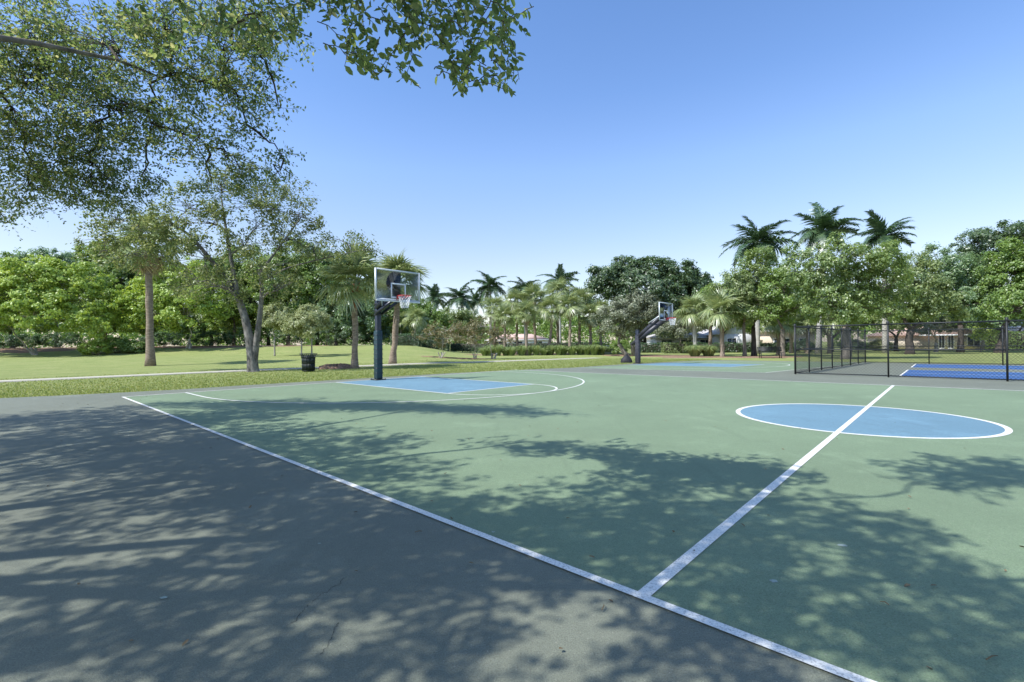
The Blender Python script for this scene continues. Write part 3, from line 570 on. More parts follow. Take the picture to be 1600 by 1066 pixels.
house('low pale roofed house behind the far hoop', 1072, 74, 9.5, 2.1, 1.5, 'house_white', 'roof_pale', [(-3, 1.2, 1.6, 1), (0, 1.2, 1.6, 1), (3, 1.2, 1.6, 1)])
house('white gabled house with one small window left of the bench', 1153, 70, 5.0, 2.6, 1.7, 'house_white', 'roof_pale', [(-.9, 1.25, 1.3, 1.3)], True)
house('cream house half hidden by trunks just left of the fence corner', 1238, 68, 6.5, 2.9, 1.3, 'house_cream', 'roof_pale', [(-1.5, 1.2, 2.2, 1.2), (1.6, 1.2, 1.2, 1.2)])
house('cream house with pink tiled roof seen through the fence', 1490, 62, 9.0, 1.9, 2.0, 'house_cream', 'roof_pink', [(-1.6, 1.0, .7, 1.6), (-.4, 1.0, .7, 1.6), (2.6, 1.1, 1.6, 1.2)])
house('white house wall and pale roof at the right edge behind trees', 1640, 66, 10.0, 2.2, 1.8, 'house_white', 'roof_pale', [(-2, 1.2, 1.5, 1.2), (2, 1.2, 1.5, 1.2)])
house('low pale house far off between crape myrtles and palms', 640+170, 120, 16, 2.3, 1.6, 'house_white', 'roof_pink', [(-5, 1.3, 2, 1.2), (0, 1.3, 2, 1.2), (5, 1.3, 2, 1.2)])
# ------------------------------------------------------------------ palms
def fan_mesh(name, mat, Lp=.75, R=.85, nseg=30, droop=.35, seed=0):
    r_ = np.random.default_rng(seed); mb_ = MB()
    pp = np.array([(Lp*t_, 0, .10*math.sin(t_*1.6)-.05*t_) for t_ in np.linspace(0, 1, 5)]); mb_.tube(pp, np.linspace(.022, .012, 5), 4, False); e = pp[-1]
    for k in range(nseg):
        a = math.radians(-125+250*(k+.5)/nseg+r_.normal()*2.0); L = R*(.72+.28*math.cos(a*.6))*(.9+.2*r_.random()); d = np.array((math.cos(a), math.sin(a), 0)); s = np.array((-d[1], d[0], 0))
        V = []; fold = .12*abs(math.sin(a))
        for f_, w_ in ((0.03, .006), (.35, .030), (.7, .024), (1.0, .003)):
            z_ = -droop*L*f_**2.4*(.7+.6*r_.random())+fold*f_*L*.8; c = e+d*L*f_+np.array((0, 0, z_)); V += [c+s*w_, c-s*w_]
        mb_.add(V, [[(0, 1, 3, 2), (2, 3, 5, 4), (4, 5, 7, 6)]])
    return mesh(name, np.concatenate(mb_.V), [np.concatenate(f) for f in mb_.F.values()], mat)
FAN = [fan_mesh('frond', 'frond_sabal', seed=k, droop=.25+.25*k) for k in range(3)]; FAND = fan_mesh('frond', 'frond_dead', .7, .7, 20, .7, 9)
def feather_mesh(name, mat, L=3.0, n=30, seed=0, arch=1.0):
    r_ = np.random.default_rng(seed); mb_ = MB(); ts = np.linspace(0, 1, 12)
    def at(t_): return np.array((L*(t_-.10*arch*t_**3), 0, L*(.12*t_-.55*arch*t_**2.2)))
    mb_.tube([at(t_) for t_ in ts], np.linspace(.05, .008, 12), 4, False)
    for k in range(n):
        t_ = .10+.90*(k+.5)/n; c = at(t_); tg = at(min(1, t_+.02))-at(t_-.02); tg /= np.linalg.norm(tg); ll = L*.29*(math.sin(min(1, t_*1.25+.12)*math.pi*.86)+.12)
        for s in (-1, 1):
            for lay in (0, 1):
                up_ = (.25 if lay else -.15)+r_.normal()*.14; d = np.array((0, s, up_))+tg*(.55+.25*t_)+r_.normal(size=3)*.07; d /= np.linalg.norm(d); q = ll*(.85+.3*r_.random()); wv = .042*L/3*tg
                mid_ = c+d*q*.55; tip = c+d*q+np.array((0, 0, -.28*q)); mb_.add([c-wv, c+wv, mid_+wv*1.1, mid_-wv*1.1, tip], [[(0, 1, 2, 3)], [(3, 2, 4)]])
    return mesh(name, np.concatenate(mb_.V), [np.concatenate(f) for f in mb_.F.values()], mat)
FEA = [feather_mesh('frond', 'frond_royal', seed=k, arch=.75+.3*k) for k in range(3)]
def frond_set(t, c, meshes, n, el0, el1, scale, b, dead=0, pw=1.0):
    az0 = rng.uniform(0, 6.28)
    for k in range(n+dead):
        az = az0+k*2.399+rng.normal()*.2; f_ = ((k+.5)/n)**pw if k < n else 1; el = el0+(el1-el0)*f_+rng.normal()*.1
        if k >= n: el = -1.2+rng.normal()*.1
        o = link('frond', (FAND if k >= n else meshes[k % len(meshes)]), t, tuple(c-b)); s = scale*(.85+.3*rng.random())*(.85 if k >= n else 1)
        o.rotation_mode = 'XYZ'; o.rotation_euler = (rng.normal()*.25, -el, az); o.scale = (s, s, s)
def sabal(label, base, hh, r, tr=.17, lean=(0, 0), n=30, boots=False, group='cabbage palms in the park', dead=3, bark='palm_bark', el1=-.75):
    b = np.array(base, float); b[2] = float(gz(b[0], b[1])); t = thing('cabbage_palm', label, 'palm', b, group)
    top = b+np.array((lean[0], lean[1], hh)); pth = curve(b-(0, 0, .15), top, 0, 12, .02); pth[1:-1, :2] += np.sin(np.linspace(0, 3.1, 10))[:, None]*np.array(lean)*.12
    rad = tr*np.interp(np.linspace(0, 1, 12), (0, .06, .18, .8, 1), (1.6, 1.25, 1, .9, .95))*(1+.05*rng.normal(size=12))
    MB().tube(pth, rad, 10).build('trunk', bark, t, off=b, sm=True)
    if boots:
        for k in range(26):
            a = k*2.4; z_ = hh-.1-.05*k; q = b.copy(); f_ = z_/hh; q[:2] += np.array(lean)*f_; q[2] += z_
            d = np.array((math.cos(a), math.sin(a), 0)); MB().bar(q+d*tr*.7, q+d*(tr*1.75)+np.array((0, 0, .26)), .09, .035, d).build('boot', 'boot_brown', t, off=b)
    s = r/1.5; frond_set(t, top, FAN, n, 1.45, el1, s, b, dead, .9)
    MB().lathe([(tr*.9, -.25), (tr*1.15, 0), (tr*.6, .35), (.02, .55)], top-b, 8).build('bud', 'frond_sabal', t)
    return t
def royal(label, u, vtop, Y, r, n=15, group='royal palms', lean=0):
    top = P(u, vtop, Y); b = top.copy(); b[2] = float(gz(b[0], b[1])); b[0] -= lean; t = thing('royal_palm', label, 'palm', b, group)
    hh = top[2]-b[2]; pth = curve(b-(0, 0, .1), top-(0, 0, 1.1), 0, 9); MB().tube(pth, np.interp(np.linspace(0, 1, 9), (0, .1, .5, 1), (.30, .24, .22, .15)), 10).build('trunk', 'royal_bark', t, off=b, sm=True)
    MB().lathe([(.15, -1.15), (.17, -.9), (.13, -.3), (.06, .1)], top-b, 10).build('crownshaft', 'frond_sabal', t, sm=True)
    frond_set(t, top, FEA, n+3, 1.4, -.55, r/3.0, b, 0, .8)
    MB().tube([top-b, top-b+(.05, .02, r*.42)], [.05, .01], 5).build('spear_leaf', 'frond_royal', t)
    return t
def gp(u, Y): p = P(u, 540, Y); return np.array((p[0], p[1], float(gz(p[0], p[1]))))
def zt(u, v, Y, b): return P(u, v, Y)[2]-b[2]
b = G(235, 572); sabal('tall slim cabbage palm standing alone on the left lawn', b, zt(228, 385, b[1], b), 2.4, .23, (-.25, .2), 20, dead=10)
b = G(554, 576); sabal('cabbage palm with brown leaf boots beside the dirt mound', b, zt(556, 446, b[1], b), 2.2, .17, (.05, 0), 30, True, dead=0, el1=-.35)
b = G(613, 569); sabal('leaning cabbage palm directly behind the near glass backboard', b, zt(622, 440, b[1], b), 2.0, .20, (.45, 0), 34, dead=3)
for u, vt, Y, r, ln, lb in ((650, 498, 58, 1.7, .5, 'slim leaning palm above the clipped hedge'), (634, 505, 64, 1.6, -.2, 'small palm behind the clipped hedge, left of the leaning one')): b = gp(u-6, Y); sabal(lb, b, zt(u, vt, Y, b), r, .09, (ln, 0), 24, bark='bark_pale', dead=2)
ords = ['first', 'second', 'third', 'fourth', 'fifth', 'sixth', 'seventh', 'eighth', 'ninth', 'tenth', 'eleventh', 'twelfth', 'thirteenth', 'fourteenth', 'fifteenth', 'sixteenth', 'seventeenth', 'eighteenth', 'nineteenth', 'twentieth', 'twenty first', 'twenty second']
for k, (u, vt, Y, r) in enumerate(((772, 483, 58, 1.8), (789, 496, 55, 1.6), (808, 473, 57, 2.0), (823, 491, 53, 1.7), (838, 469, 56, 2.0), (856, 483, 54, 1.9), (873, 461, 57, 2.2), (890, 479, 53, 1.9), (905, 471, 57, 2.0), (922, 495, 55, 1.8), (939, 491, 56, 1.8))):
    b = gp(u, Y); sabal('%s cabbage palm from the left in the grove behind the grass clumps' % ords[k], b, zt(u, vt, Y, b), r, .17, (rng.normal()*.2, 0), 26, group='palm grove behind the grass clumps', dead=3)
for u, vt, Y, r, lb, bk in ((1087, 486, 44, 1.9, 'pale trunked cabbage palm nearest the far hoop', 'royal_bark'), (1109, 484, 47, 1.6, 'cabbage palm between the two grass clumps behind the half court', 'palm_bark'), (1129, 488, 40.5, 2.0, 'stout cabbage palm right of the two grass clumps', 'palm_bark'),
                        (1216, 505, 46, 1.8, 'low cabbage palm behind the park bench', 'palm_bark'), (1236, 500, 52, 1.8, 'yellowish cabbage palm beside the fence corner', 'palm_bark'), (1262, 503, 50, 1.8, 'cabbage palm behind the receding fence run', 'palm_bark'), (1296, 500, 48, 1.9, 'cabbage palm hidden low behind the large broadleaf tree', 'palm_bark')):
    b = gp(u, Y); sabal(lb, b, zt(u, vt, Y, b), r, .18, (rng.normal()*.1, 0), 26, dead=4, bark=bk)
for k, (u, v, Y, r) in enumerate(((680, 466, 92, 3.2), (717, 466, 88, 3.5), (741, 472, 96, 3.2), (766, 447, 86, 3.5), (820, 454, 88, 3.5), (874, 442, 84, 3.7))):
    royal('%s royal palm from the left in the distant line of six' % ords[k], u, v, Y, r, 14, 'royal palms in the distant line')
for u, v, Y, r, lb in ((1183, 381, 49, 3.3, 'tallest leftmost royal palm rising above the right hand trees'), (1287, 362, 47, 3.3, 'middle royal palm poking above the right hand trees'), (1381, 371, 48, 2.8, 'right royal palm with ragged crown above the broadleaf trees')): royal(lb, u, v, Y, r, int(11+r*2.4*rng.random()), 'royal palms above the right hand trees', lean=rng.normal()*.5)
# ------------------------------------------------------------------ broadleaf trees
tree('spreading_tree', 'bright green spreading tree at the far left of the lawn', 49, 55, [(60, 462, 62, 42), (5, 458, 58, 46), (118, 462, 56, 42), (152, 500, 30, 26), (25, 500, 50, 24, -2), (90, 495, 52, 26, -2.5), (55, 425, 50, 26), (105, 436, 42, 28), (-55, 460, 60, 50)], 'leaf_bright', 'bark_pale', .26, .75, 1.0, 44, .24, 4, fork=.12, flat=.45, droop=.2)
tree('broadleaf_tree', 'dull green tree peeking over the bright spreading tree', 66, 90, [(80, 415, 42, 24), (112, 428, 40, 30), (60, 440, 40, 30)], 'leaf_blue', leaf=.3, clump=.8)
tree('broadleaf_tree', 'dark tree behind the lone left palm', 60, 165, [(165, 420, 38, 42), (150, 470, 40, 40), (195, 440, 40, 45), (185, 490, 40, 40), (140, 400, 24, 22)], 'leaf_mid', leaf=.28, clump=.75)
tree('spreading_tree', 'bright green tree between the lone palm and the forked tree', 53, 292, [(262, 455, 48, 38), (225, 480, 32, 36), (305, 480, 40, 36, -1.5), (250, 495, 40, 28, -2), (290, 436, 40, 26), (330, 470, 30, 34)], 'leaf_bright', 'bark_pale', .26, .72, 1.0, 44, .2, 3, fork=.2, flat=.5, droop=.2)
tree('broadleaf_tree', 'olive tree standing behind the forked tree', 60, 365, [(350, 440, 40, 42), (385, 420, 44, 36), (400, 470, 45, 40), (360, 490, 40, 35)], 'leaf_mid', leaf=.28, clump=.75)
tree('broadleaf_tree', 'tall green tree behind the two pale little trees', 59, 450, [(440, 440, 42, 40), (470, 410, 44, 32), (455, 480, 45, 36), (500, 440, 40, 40)], 'leaf_mid', leaf=.28, clump=.75)
tree('broadleaf_tree', 'dark green tree left of the palm with boots', 60, 525, [(525, 455, 34, 40), (520, 495, 38, 34), (560, 490, 36, 36), (505, 420, 26, 26)], 'leaf_blue', leaf=.28, clump=.75)
tree('broadleaf_tree', 'dense green tree between the booted palm and hoop', 66, 590, [(590, 480, 34, 38), (610, 500, 34, 30), (575, 510, 30, 24)], 'leaf_mid', leaf=.28, clump=.75)
tree('broadleaf_tree', 'low round tree right of the near backboard', 70, 655, [(655, 500, 30, 34), (640, 515, 34, 24), (680, 515, 30, 22)], 'leaf_mid', leaf=.3, clump=.75)
tree('broadleaf_tree', 'yellow green round tree behind the crape myrtles', 84, 712, [(700, 510, 30, 22), (730, 512, 30, 20), (715, 500, 24, 14)], 'leaf_olive', leaf=.32, clump=.85)
b = G(396, 581)
FORKS = [(300, 318, 34, 24), (360, 262, 30, 18), (445, 300, 28, 18), (190, 345, 40, 20), (150, 395, 26, 18), (205, 400, 34, 22), (270, 375, 32, 22), (300, 440, 30, 26), (405, 350, 30, 22), (350, 300, 42, 26), (395, 318, 36, 26), (432, 325, 38, 24), (470, 335, 26, 24), (330, 350, 32, 26), (455, 372, 36, 26), (488, 385, 22, 18), (385, 385, 36, 26), (325, 405, 34, 28), (420, 420, 40, 26), (350, 450, 36, 26), (440, 455, 30, 22), (262, 345, 34, 22), (215, 355, 40, 20), (168, 372, 30, 16), (235, 395, 34, 20), (540, 378, 24, 15), (575, 392, 20, 13), (520, 402, 26, 14), (405, 285, 30, 16)]
tree('forked_tree', 'thin crowned tree with forked grey trunk beside the footpath', b[1], 396, FORKS, 'leaf_fork', 'bark_fork', .13, .40, .55, 26, .25, 3, base=b, fork=.22, split=True, depth=.9, flat=1.0, grow=1.2,
     skel=[([(396, 584), (395, 572), (394, 555), (390, 530), (384, 500), (372, 462), (352, 432), (326, 402), (296, 366), (258, 345, .4)], .30, .045), ([(396, 570), (399, 548), (405, 505), (410, 455), (405, 425)], .20, .07), ([(372, 462), (360, 400), (352, 350), (346, 310)], .11, .035), ([(405, 428), (430, 395), (452, 365), (470, 340)], .07, .03), ([(408, 440), (450, 418), (505, 404), (560, 392)], .055, .022)])
for u, vt, Y, r, lb in ((429, 492, 43, 22, 'small pale weeping tree nearest the forked trunk'), (471, 502, 41, 23, 'small pale weeping tree in front of its twin'), (487, 494, 44, 24, 'small pale weeping tree just behind its twin')):
    tree('weeping_tree', lb, Y, u, [(u, vt, r, 17), (u-8, vt+10, r*.7, 13), (u+9, vt+10, r*.7, 13)], 'leaf_pale', 'bark_pale', .24, .42, 1.2, 40, .08, 1, 'small pale trees on the berm', fork=.5, droop=.5, ar=.3)
for u, v, Y, lob, lb in ((690, 562, 40, [(668, 522, 22, 12), (700, 515, 26, 14), (690, 530, 30, 12), (722, 525, 18, 11)], 'rusty leaved crape myrtle nearest the near hoop'), (742, 560.5, 41, [(728, 515, 22, 12), (752, 508, 22, 13), (745, 525, 26, 12)], 'middle crape myrtle with sparse orange leaves'), (770, 560, 41.5, [(775, 520, 20, 12), (790, 528, 16, 11), (765, 530, 16, 10)], 'right hand crape myrtle with sparse leaves')):
    tree('crape_myrtle', lb, Y, u, lob, 'leaf_rust', 'bark_pale', .12, .30, .36, 30, .09, 4, 'crape myrtles by the footpath', fork=.16)
tree('fig_tree', 'huge dark green tree with broad crown behind the far hoop', 70, 1012, [(955, 440, 34, 24), (985, 425, 34, 20), (1020, 420, 34, 18), (1052, 432, 30, 18), (1080, 446, 26, 22), (938, 462, 26, 22), (1000, 455, 46, 34), (1055, 470, 44, 36), (1020, 500, 50, 30), (1085, 480, 24, 28), (922, 452, 9, 6)], 'leaf_dark', 'bark_dark', .34, .95, 1.7, 46, .5, 2, fork=.25, flat=.7, grow=1.15)
tree('grey_tree', 'grey green twiggy tree just behind the far hoop post', 48, 986, [(985, 485, 36, 22), (958, 498, 30, 22), (1008, 495, 30, 24), (975, 512, 38, 20), (1000, 470, 22, 14)], 'leaf_grey', 'bark', .17, .5, .95, 44, .42, 2, fork=.3)
tree('grey_tree', 'small grey green tree right of the far backboard', 56, 1062, [(1060, 512, 30, 18), (1085, 505, 24, 18), (1040, 518, 20, 12)], 'leaf_grey', 'bark', .2, .5, .8, 40, .2, 2, fork=.35)
tree('broadleaf_tree', 'full green tree with dark trunk left of the bench', 42, 1178, [(1160, 455, 34, 32), (1190, 430, 34, 30), (1200, 470, 34, 28), (1145, 480, 28, 26), (1180, 495, 34, 18), (1130, 460, 22, 22), (1188, 405, 20, 16)], 'leaf_cluster', 'bark_dark', .19, .55, .95, 44, .24, 1, fork=.45)
tree('broadleaf_tree', 'slender tree whose trunk rises through the park bench gap', 41, 1163, [(1165, 470, 28, 24), (1150, 445, 22, 18), (1175, 440, 24, 18)], 'leaf_olive', 'bark', .19, .5, .8, 40, .17, 1, fork=.5)
tree('broadleaf_tree', 'olive crowned tree behind the bench, left of fence corner', 40, 1222, [(1222, 455, 32, 34), (1245, 480, 30, 26), (1205, 488, 26, 18), (1240, 430, 26, 22)], 'leaf_mid', 'bark', .19, .55, .9, 44, .22, 1, fork=.45)
b = G(1322, 564)
tree('broadleaf_tree', 'large tree with thick trunk behind the receding fence', b[1]+3, 1322, [(1268, 425, 36, 32), (1310, 405, 42, 28), (1352, 412, 40, 30), (1285, 465, 40, 32), (1335, 450, 46, 36), (1385, 440, 34, 36), (1360, 480, 42, 24), (1310, 492, 40, 20), (1390, 400, 24, 18), (1245, 400, 18, 14)], 'leaf_cluster', 'bark', .17, .5, .95, 44, .34, 1, base=gp(1322, b[1]+3), fork=.4)
tree('broadleaf_tree', 'mid green tree right of the thick trunked tree', 44, 1421, [(1425, 445, 40, 34), (1405, 480, 36, 26), (1450, 470, 36, 28), (1435, 412, 24, 16), (1465, 490, 34, 16)], 'leaf_olive', 'bark_dark', .2, .58, .95, 44, .36, 1, fork=.4)
tree('broadleaf_tree', 'broad bluish green tree filling the right side', 50, 1500, [(1480, 430, 38, 30), (1520, 455, 42, 34), (1490, 480, 44, 22), (1535, 420, 36, 26), (1555, 480, 36, 24), (1470, 402, 26, 14)], 'leaf_blue', 'bark_dark', .22, .62, .95, 46, .3, 1, fork=.4)
tree('broadleaf_tree', 'dark rounded tree at the right edge above the fence', 47, 1562, [(1590, 440, 44, 40), (1570, 480, 40, 24), (1630, 430, 50, 44), (1600, 400, 34, 26), (1640, 480, 40, 26)], 'leaf_mid', 'bark_dark', .21, .6, 1.0, 46, .42, 1, fork=.3)
tree('broadleaf_tree', 'tall dark tree topping the right edge skyline', 64, 1560, [(1530, 378, 28, 20), (1560, 385, 30, 26), (1590, 372, 34, 24), (1640, 370, 46, 30), (1520, 410, 26, 22), (1575, 420, 40, 30)], 'leaf_dark', 'bark_dark', .28, .75, 1.0, 46, .4, 1)
for k, (u, Y, lob, mt, lb) in enumerate(((1128, 62, [(1120, 470, 34, 26), (1145, 500, 34, 20), (1095, 495, 30, 22)], 'leaf_mid', 'tree behind the stout palm right of the far hoop'), (1225, 60, [(1215, 455, 40, 34), (1250, 490, 40, 22), (1200, 500, 36, 18)], 'leaf_cluster', 'background tree behind the park bench'), (1300, 60, [(1290, 470, 44, 34), (1330, 500, 44, 18), (1265, 505, 36, 16)], 'leaf_mid', 'background tree left of the thick trunked tree'), (1400, 58, [(1395, 470, 46, 34), (1430, 500, 40, 16), (1370, 505, 36, 15)], 'leaf_olive', 'background tree just right of the third royal palm'), (1480, 64, [(1470, 460, 44, 34), (1510, 495, 44, 18)], 'leaf_mid', 'background tree above the pink roof'), (1580, 60, [(1570, 470, 44, 30), (1620, 490, 50, 24), (1545, 500, 34, 14)], 'leaf_blue', 'background tree behind the dark rounded tree'), (20, 62, [(10, 440, 50, 36), (-40, 450, 50, 50), (40, 500, 50, 26)], 'leaf_mid', 'background tree behind the bright spreading tree on its left'), (235, 64, [(240, 450, 50, 40), (210, 500, 44, 24), (270, 505, 44, 22)], 'leaf_mid', 'background tree directly behind the lone palm'), (330, 66, [(320, 440, 46, 40), (345, 500, 46, 24)], 'leaf_cluster', 'background tree left of the forked trunk'), (420, 66, [(420, 450, 46, 44), (400, 505, 46, 22)], 'leaf_mid', 'background tree right of the forked trunk'), (495, 68, [(490, 440, 44, 40), (500, 500, 50, 24), (545, 470, 36, 36)], 'leaf_cluster', 'background tree behind the booted palm'))):
    tree('broadleaf_tree', lb, Y, u, lob, mt, 'bark_dark', .3, .75, .9, 40, .25, 1, fork=.35)
tree('leaning_tree', 'small grey tree with leaning limbs seen through the fence', 52, 1463, [(1455, 512, 20, 12), (1480, 508, 20, 12), (1440, 520, 12, 8)], 'leaf_grey', 'bark_pale', .17, .45, .8, 40, .2, 1, fork=.4)
tree('young_tree', 'young lime green tree in front of the pink roofed house', 50, 1532, [(1532, 522, 14, 10), (1540, 515, 10, 8)], 'leaf_bright', 'bark', .17, .4, 1, 40, .06, 1, fork=.4)
# ------------------------------------------------------------------ shrubs, hedges, grass clumps
def hedge(label, u0, u1, Y, hh, dd, mat='hedge_dark', leaf=.11, per=700, name='clipped_hedge'):
    a, c = gp(u0, Y), gp(u1, Y); L = np.linalg.norm(c-a); n = int(per*L*(hh+dd)); mid_ = (a+c)/2; q = rng.random((n, 3))-.5
    f_ = rng.integers(0, 5, n); q[f_ == 0, 1] = -.5; q[f_ == 1, 2] = .5; q[f_ == 2, 1] = -.5; q[f_ == 3, 0] = .5*np.sign(q[f_ == 3, 0]); q[f_ == 4, 1] = .5
    nrm = np.zeros((n, 3)); nrm[:, 1] = np.where(np.abs(q[:, 1]) > .49, np.sign(q[:, 1]), 0); nrm[:, 2] = np.where(q[:, 2] > .49, 1, .3); nrm += rand_dirs(n)*.7
    x = q[:, 0]*L; y = q[:, 1]*dd; cxy = mid_[0]+x; g = gz(cxy, mid_[1]+y)-mid_[2]; wob = .06*np.sin(x*1.7)+.05*rng.normal(size=n)
    V, Fc = leaves(np.stack((x, y+wob, (q[:, 2]+.5)*hh+g+wob), 1), nrm, rand_dirs(n), leaf*(.7+.6*rng.random(n)), leaf*.55)
    t = thing(name, label, 'hedge', mid_); o = link('foliage', mesh('foliage', V, Fc, mat), t); o['kind'] = 'stuff'
    MB().box((0, 0, hh*.46), (L*.96, dd*.8, hh*.86)).build('inner_growth', 'bark_dark', t)
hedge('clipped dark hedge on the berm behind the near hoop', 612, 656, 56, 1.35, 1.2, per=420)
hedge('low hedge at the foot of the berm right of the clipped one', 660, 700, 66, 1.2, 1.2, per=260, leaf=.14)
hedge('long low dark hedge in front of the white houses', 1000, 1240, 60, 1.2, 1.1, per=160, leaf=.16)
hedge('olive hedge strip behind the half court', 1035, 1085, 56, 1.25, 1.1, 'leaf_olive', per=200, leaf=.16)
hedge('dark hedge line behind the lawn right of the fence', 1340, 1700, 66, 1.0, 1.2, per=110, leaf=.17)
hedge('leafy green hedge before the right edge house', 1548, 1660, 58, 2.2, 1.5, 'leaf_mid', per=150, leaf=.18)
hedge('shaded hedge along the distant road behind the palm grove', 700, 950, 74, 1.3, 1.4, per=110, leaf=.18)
def shrub(label, u, Y, rx, hh, mat='leaf_mid', group=None, leaf=.14):
    b = gp(u, Y); t = thing('shrub', label, 'shrub', b, group); n = int(14*rx*hh/.12); cl = lobe_clumps((0, 0, hh*.5), (rx, rx*.8, hh*.5), min(n, 160))
    V, Fc = crown_leaves(cl, .3, 36, leaf, .7, np.array((0, 0, 0))); o = link('foliage', mesh('foliage', V, Fc, mat), t); o['kind'] = 'stuff'
    m_ = MB()
    for k in range(5): m_.tube(curve((0, 0, -.05), cl[k], 0, 4), [.035, .03, .02, .01], 5)
    m_.build('stem', 'bark', t)
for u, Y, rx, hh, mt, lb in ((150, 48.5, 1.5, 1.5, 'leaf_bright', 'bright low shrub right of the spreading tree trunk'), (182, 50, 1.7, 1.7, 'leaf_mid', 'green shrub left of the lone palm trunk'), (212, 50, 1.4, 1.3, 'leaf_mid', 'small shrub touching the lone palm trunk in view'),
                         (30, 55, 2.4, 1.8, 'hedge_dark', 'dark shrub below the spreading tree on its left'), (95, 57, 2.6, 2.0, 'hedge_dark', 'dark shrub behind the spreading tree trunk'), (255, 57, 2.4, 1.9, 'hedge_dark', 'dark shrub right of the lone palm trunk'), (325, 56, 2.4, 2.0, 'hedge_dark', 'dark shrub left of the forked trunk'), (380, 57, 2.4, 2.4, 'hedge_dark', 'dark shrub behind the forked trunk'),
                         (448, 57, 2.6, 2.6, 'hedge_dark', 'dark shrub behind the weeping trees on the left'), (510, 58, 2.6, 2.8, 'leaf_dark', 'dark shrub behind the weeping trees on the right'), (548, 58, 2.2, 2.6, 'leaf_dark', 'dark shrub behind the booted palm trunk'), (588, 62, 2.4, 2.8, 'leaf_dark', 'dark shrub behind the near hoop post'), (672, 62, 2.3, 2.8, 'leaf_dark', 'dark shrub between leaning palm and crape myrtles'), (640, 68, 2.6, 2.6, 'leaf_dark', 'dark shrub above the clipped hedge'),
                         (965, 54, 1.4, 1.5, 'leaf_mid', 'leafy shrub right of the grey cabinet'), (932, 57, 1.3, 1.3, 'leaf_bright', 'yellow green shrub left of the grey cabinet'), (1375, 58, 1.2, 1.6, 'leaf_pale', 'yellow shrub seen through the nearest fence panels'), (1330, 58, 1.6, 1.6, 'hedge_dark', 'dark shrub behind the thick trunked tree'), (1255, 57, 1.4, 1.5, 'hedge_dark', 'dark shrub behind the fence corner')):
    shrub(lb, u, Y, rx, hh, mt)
def clump(label, u, Y, r, hh, n=420, mat='tuft_green', group='ornamental grass clumps'):
    b = gp(u, Y); az = rng.uniform(0, 6.28, n); tl = rng.random(n)**.7; L = hh*(.75+.4*rng.random(n))
    d = np.stack((np.cos(az), np.sin(az)), 1); c0 = d*(r*.3*rng.random((n, 1))); sd = np.stack((-d[:, 1], d[:, 0], np.zeros(n)), 1)*(.012+.012*rng.random((n, 1)))
    p0 = np.column_stack((c0, np.full(n, -.03))); p1 = np.column_stack((c0+d*(tl*r*.55)[:, None], L*.8)); p2 = np.column_stack((c0+d*(tl*r*1.1)[:, None], L*(1-.45*tl)))
    V = np.stack((p0-sd, p0+sd, p1+sd, p1-sd, p2), 1).reshape(-1, 3); k = np.arange(n)[:, None]*5
    t = tag(link('ornamental_grass', mesh('ornamental_grass', V, [k+np.array((0, 1, 2, 3)), k+np.array((3, 2, 4))], mat), None, tuple(b)), label, 'grass clump', group)
us = list(np.linspace(756, 941, 17))
for k, u in enumerate(us): clump('%s ornamental grass clump from the left in the row under the palm grove' % ords[k], u+rng.normal()*1.5, 53+rng.normal()*.5, .95, 1.15+.12*rng.normal())
clump('large ornamental grass clump behind the half court, left of the pair', 1085, 42, 1.1, 1.15, 800); clump('large ornamental grass clump behind the half court, right of the pair', 1107, 42, 1.1, 1.1, 800)
# far woods closing the view
n = 7000; ang = rng.uniform(-1.25, 1.25, n); dist = 135+45*rng.random(n); x = np.sin(ang)*dist; y = np.cos(ang)*dist; top_ = 10.0+1.5*np.sin(ang*23)+1.2*np.sin(ang*57+1)+.9*np.sin(ang*131); z = top_*rng.random(n)**.6
V, Fc = crown_leaves(np.stack((x, y, z), 1), 1.7, 26, .75, .7)
o = link('distant_woods', mesh('distant_woods', V, Fc, 'leaf_mid')); o['kind'] = 'stuff'; tag(o, 'far line of woods closing the view beyond the park', 'woods')
# ------------------------------------------------------------------ the tree overhanging the court from the left
base = np.array((-8.6, 1.0, -.03)); near = thing('overhanging_tree', 'leafy tree overhanging the court from the left with drooping twigs', 'tree', base)
fk = base+np.array((.4, .3, 2.7))
MB().tube(curve(base-(0, 0, .2), fk, 0, 7, .03), np.array((.5, .38, .34, .32, .31, .30, .30)), 14).build('trunk', 'bark', near, off=base, sm=True)
FAR = [(40, 40, 7.6, 95, 60, 1), (60, 125, 7.9, 95, 55, 1), (160, 70, 7.4, 85, 60, 1), (170, 165, 7.8, 85, 50, 1), (260, 30, 7.0, 80, 50, 1), (275, 115, 7.3, 80, 50, 1), (360, 60, 6.9, 70, 45, 1), (365, 140, 7.1, 60, 40, .9), (415, 95, 6.8, 32, 32, .7), (40, 215, 8.2, 85, 45, 1), (140, 240, 8.2, 80, 38, 1), (235, 215, 7.8, 60, 38, .8), (45, 290, 8.6, 75, 32, .9), (150, 300, 8.5, 62, 28, .9), (225, 285, 8.3, 42, 25, .7), (320, 225, 7.7, 55, 26, .7), (385, 195, 7.3, 36, 26, .7), (375, 265, 7.9, 44, 24, .8), (435, 165, 7.1, 22, 13, .5), (440, 243, 7.6, 30, 9, .5), (438, 275, 7.8, 26, 9, .5), (10, 345, 9.0, 24, 16, .6), (-60, 150, 8.3, 80, 90, 1), (-70, 280, 8.8, 70, 50, 1), (330, 290, 8.3, 30, 18, .5), (400, 20, 6.3, 70, 40, 1)]
